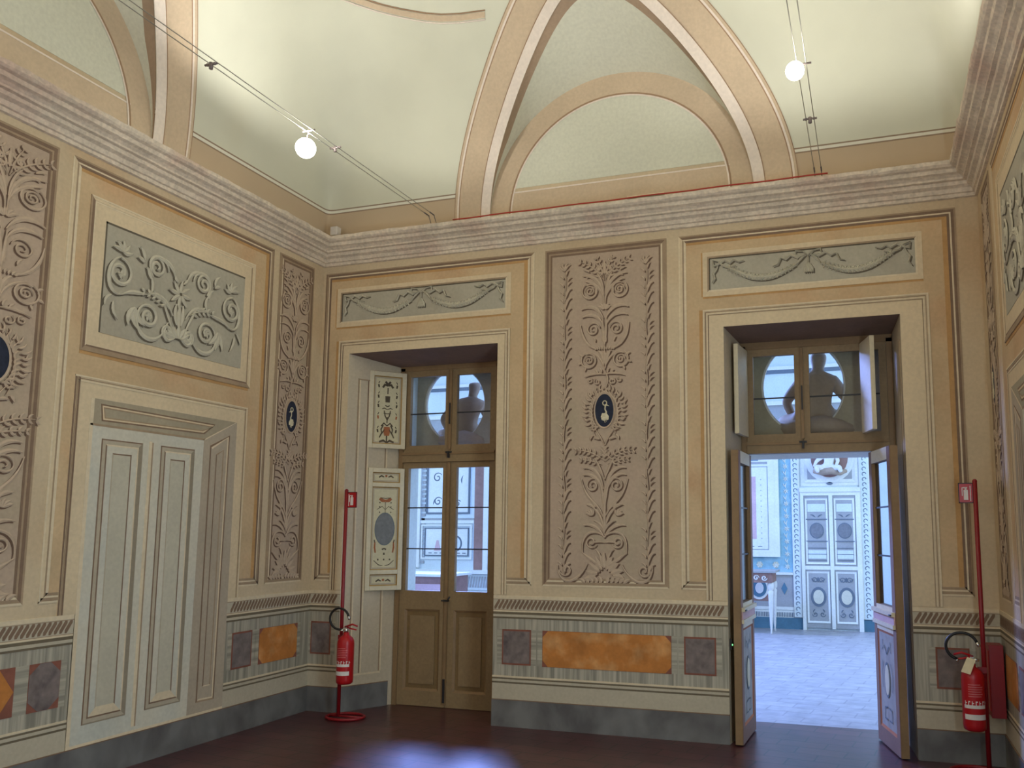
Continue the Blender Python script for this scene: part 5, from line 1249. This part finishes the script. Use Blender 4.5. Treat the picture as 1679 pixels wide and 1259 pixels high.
slab(b, FP, [(.05, 1.78), (.20, 1.78), (.20, 1.97), (.12, 1.99), (.05, 1.96)], .006, 'far_grey', 0); slab(b, FP, [(.30, 1.72), (.44, 1.72), (.44, 1.92), (.38, 1.90), (.33, 1.84)], .006, 'far_pink', 0); rect(b, FP, -.6, .47, 1.62, 1.70, .006, 'far_teal', 0); rect(b, FP, .415, .43, 1.66, 1.85, .008, 'far2', 0)
local('landscape_painting', b, r)
# console table
r = thing('console_table', 'ornate console table with one turned leg in view in the gallery', 'table', (2.85, 7.3, 0))
b = MB(); b.box(-.75, .56, -.25, .42, .955, .985, 'far_grey'); local('table_top', b, r)
b = MB(); b.box(-.70, .50, -.22, .40, .80, .955, 'far_brown'); ao = local('apron', b, r)
q = Orn(lambda u, z, h=0: (u, -.22 - h, z), 'stucco', 'far_brown', 0, 0, 1, 1, rel=.012)
for i in range(9): q.spiral((-.62 + i * .125, .875), .045, 0, 1.3, 1 if i % 2 else -1, w=.02, sym=False)
ob = q.mb.build('carved_scrolls', None, fix=False); ob.parent = ao
for (x_, y_) in ((-.62, -.16), (.47, -.16), (-.62, .34), (.47, .34)):
    b = MB(); b.lathe([(.018, 0), (.012, .05), (.020, .12), (.040, .60), (.046, .66), (.030, .68), (.052, .71), (.052, .76), (.045, .80)], (x_, y_, 0), 'stucco', 14); local('leg', b, r)
# far double door
d2 = bpy.data.objects.new('door_2', None); C.objects.link(d2); tag(d2, 'pale painted double door at the far side of the gallery', kind='structure')
b = MB()
for (a, c, e, f_) in ((3.745, 3.80, 0, 2.26), (4.63, 4.70, 0, 2.26), (3.80, 4.63, 2.20, 2.26)): b.box(a, c, YG - .06, YG, e, f_, 'far2')
b.box(3.74, 4.71, YG - .08, YG, 2.26, 2.33, 'far2'); b.build('frame', d2)
for (a, c) in ((3.80, 4.205), (4.265, 4.63)):
    b = MB(); b.box(a, c, YG - .045, YG, .04, 2.20, 'far_grey'); lo = b.build('door_leaf', d2)
    T = lambda u, z, h=0: (u, YG - .045 - h, z); b = MB(); cx = (a + c) / 2; w = (c - a) / 2
    for (z0, z1) in ((.12, .95), (1.07, 2.15)): ring(b, T, a + .02, c - .02, z0, z1, .03, .012, ('far2',) * 4, .003)
    for zz in (1.44, 1.80): rect(b, T, a + .03, c - .03, zz, zz + .014, .010, 'far_dk', 0)
    disc(b, T, cx, 1.62, .115, .13, .006, 'far_dk'); disc(b, T, cx, 1.62, .10, .115, .009, 'grey_med')
    disc(b, T, cx, .54, .125, .16, .006, 'far_dk'); disc(b, T, cx, .54, .085, .115, .010, 'far_yell'); rect(b, T, a + .06, c - .06, 1.16, 1.30, .004, 'far', 0); rect(b, T, a + .06, c - .06, 1.93, 2.06, .004, 'far', 0)
    for i in range(3): rect(b, T, a + .05, c - .05, 1.13 + i * .10, 1.14 + i * .10, .008, 'far_dk', 0)
    q = Orn(T, 'far_dk', 'far_grey', cx, .54, 1, 1, rel=.004, dx=0, dz=0)
    q.spiral((.05, .27), .05, 0, 1.2, 1, w=.012, shadow=False); q.leaf((.0, .24), 90, .08, .02, shadow=False); q.leaf((.08, .24), 60, .07, .02, shadow=False); q.spiral((.06, -.28), .045, 0, 1.2, -1, w=.014, shadow=False); q.leaf((.06, -.20), -60, .06, .02, shadow=False)
    q.leaf((.02, 1.30), 30, .09, .02, shadow=False)
    po = b.build('leaf_painting', lo); ob = q.mb.build('arabesque', None, fix=False); ob.parent = po
b = MB(); b.box(4.205, 4.265, YG - .065, YG, .03, 2.2, 'far2'); b.box(3.80, 4.63, YG - .055, YG, .98, 1.04, 'far2'); b.build('middle_stile', d2)
# roundel above it with a stucco group
b = MB(); T = FF
rect(b, T, 3.76, 4.70, 2.36, 3.25, .012, 'far2', 0); ring(b, T, 3.82, 4.64, 2.42, 3.20, .05, .03, ('far2',) * 4, .014); rect(b, T, 3.87, 4.59, 2.47, 3.15, .014, 'far_grey', 0)
disc(b, T, 4.235, 2.83, .40, .42, .03, 'far2'); disc(b, T, 4.235, 2.83, .30, .33, .036, 'far_brown'); disc(b, T, 4.23, 2.40, .05, .025, .03, 'far_dk'); ro = b.build('roundel', wf)
def F_(): pass
figure('stucco_putto', 'white stucco figure in the roundel above the gallery door', 4.22, YG - .13, 2.58, .95, -.04, 3.14).data.materials[0] = P['stucco']
# panels seen through the closed glazed door
b = MB(); rect(b, T, -3.64, -3.42, .9, 3.3, .05, 'far2', 0)
for i in range(26): rect(b, T, -3.40, -3.33, .98 + i * .09, 1.03 + i * .09, .02, 'far_grey', 0)
ring(b, T, -3.31, -2.38, 1.92, 3.3, .03, .03, ('far_dk',) * 4); rect(b, T, -3.28, -2.41, 1.95, 3.27, .006, 'far2', 0)
rect(b, T, -3.42, -2.28, 1.74, 1.80, .03, 'far2', 0); rect(b, T, -3.42, -2.28, 1.80, 1.84, .02, 'far_grey', 0)
ring(b, T, -3.40, -2.32, 1.06, 1.72, .03, .03, ('far2',) * 4); ring(b, T, -3.33, -2.39, 1.12, 1.66, .02, .02, ('far_dk',) * 4)
rect(b, T, -3.31, -2.41, 1.14, 1.64, .006, 'far2', 0); disc(b, T, -2.66, 1.36, .13, .15, .012, 'far_dk'); disc(b, T, -2.66, 1.36, .10, .12, .016, 'far')
slab(b, T, [(-3.12, 1.22), (-2.98, 1.22), (-3.03, 1.42), (-3.07, 1.42)], .012, 'far_pink', 0)
for i in range(7): rect(b, T, -3.24 + i * .12, -3.17 + i * .12, 1.17, 1.185, .010, 'far_dk', 0)
rect(b, T, -2.28, -2.10, .85, 3.3, .015, 'far_brown', 0); rect(b, T, -2.08, -1.98, .85, 3.3, .05, 'far2', 0); rect(b, T, -1.93, -1.72, .2, 3.3, .02, 'far_grey', 0)
rect(b, T, -3.64, -1.9, .80, .87, .08, 'far2', 0); rect(b, T, -3.3, -1.7, .5, .8, .02, 'far', 0)
for i in range(20): slab(b, T, [(-2.9 + i * .055, .55), (-2.87 + i * .055, .55), (-2.84 + i * .055, .75), (-2.87 + i * .055, .75)], .03, 'far_grey', 0)
po = b.build('gallery_panel', wf)
q = Orn(T, 'far_dk', 'far2', -2.86, 2.0, 1, 1, rel=.004, dx=0, dz=0)
for (x_, z_, r_2) in ((-.20, .16, .09), (.05, .42, .12), (.22, .12, .07), (-.22, .62, .10)): q.spiral((x_, z_), r_2, 30, 1.3, 1, w=.022, sym=False, shadow=False)
for (x_, z_, a) in ((-.3, .1, 60), (0, .2, 40), (.1, .25, 120), (.3, .5, 80), (-.1, .7, 30)): q.leaf((x_, z_), a, .16, .03, sym=False, shadow=False)
ob = q.mb.build('painted_tendrils', None, fix=False); ob.parent = po
# low white display table near the closed glazed door
r = thing('display_table', 'white-topped wooden display case seen through the glazed door', 'table', (-2.4, 6.2, 0))
b = MB(); b.box(-.75, .75, -.45, .45, .86, .90, 'far2'); local('table_top', b, r)
b = MB(); b.box(-.70, .70, -.40, .40, 0, .86, 'far_brown'); b.box(-.62, .62, -.412, -.40, .12, .74, 'far_pink'); local('case', b, r)
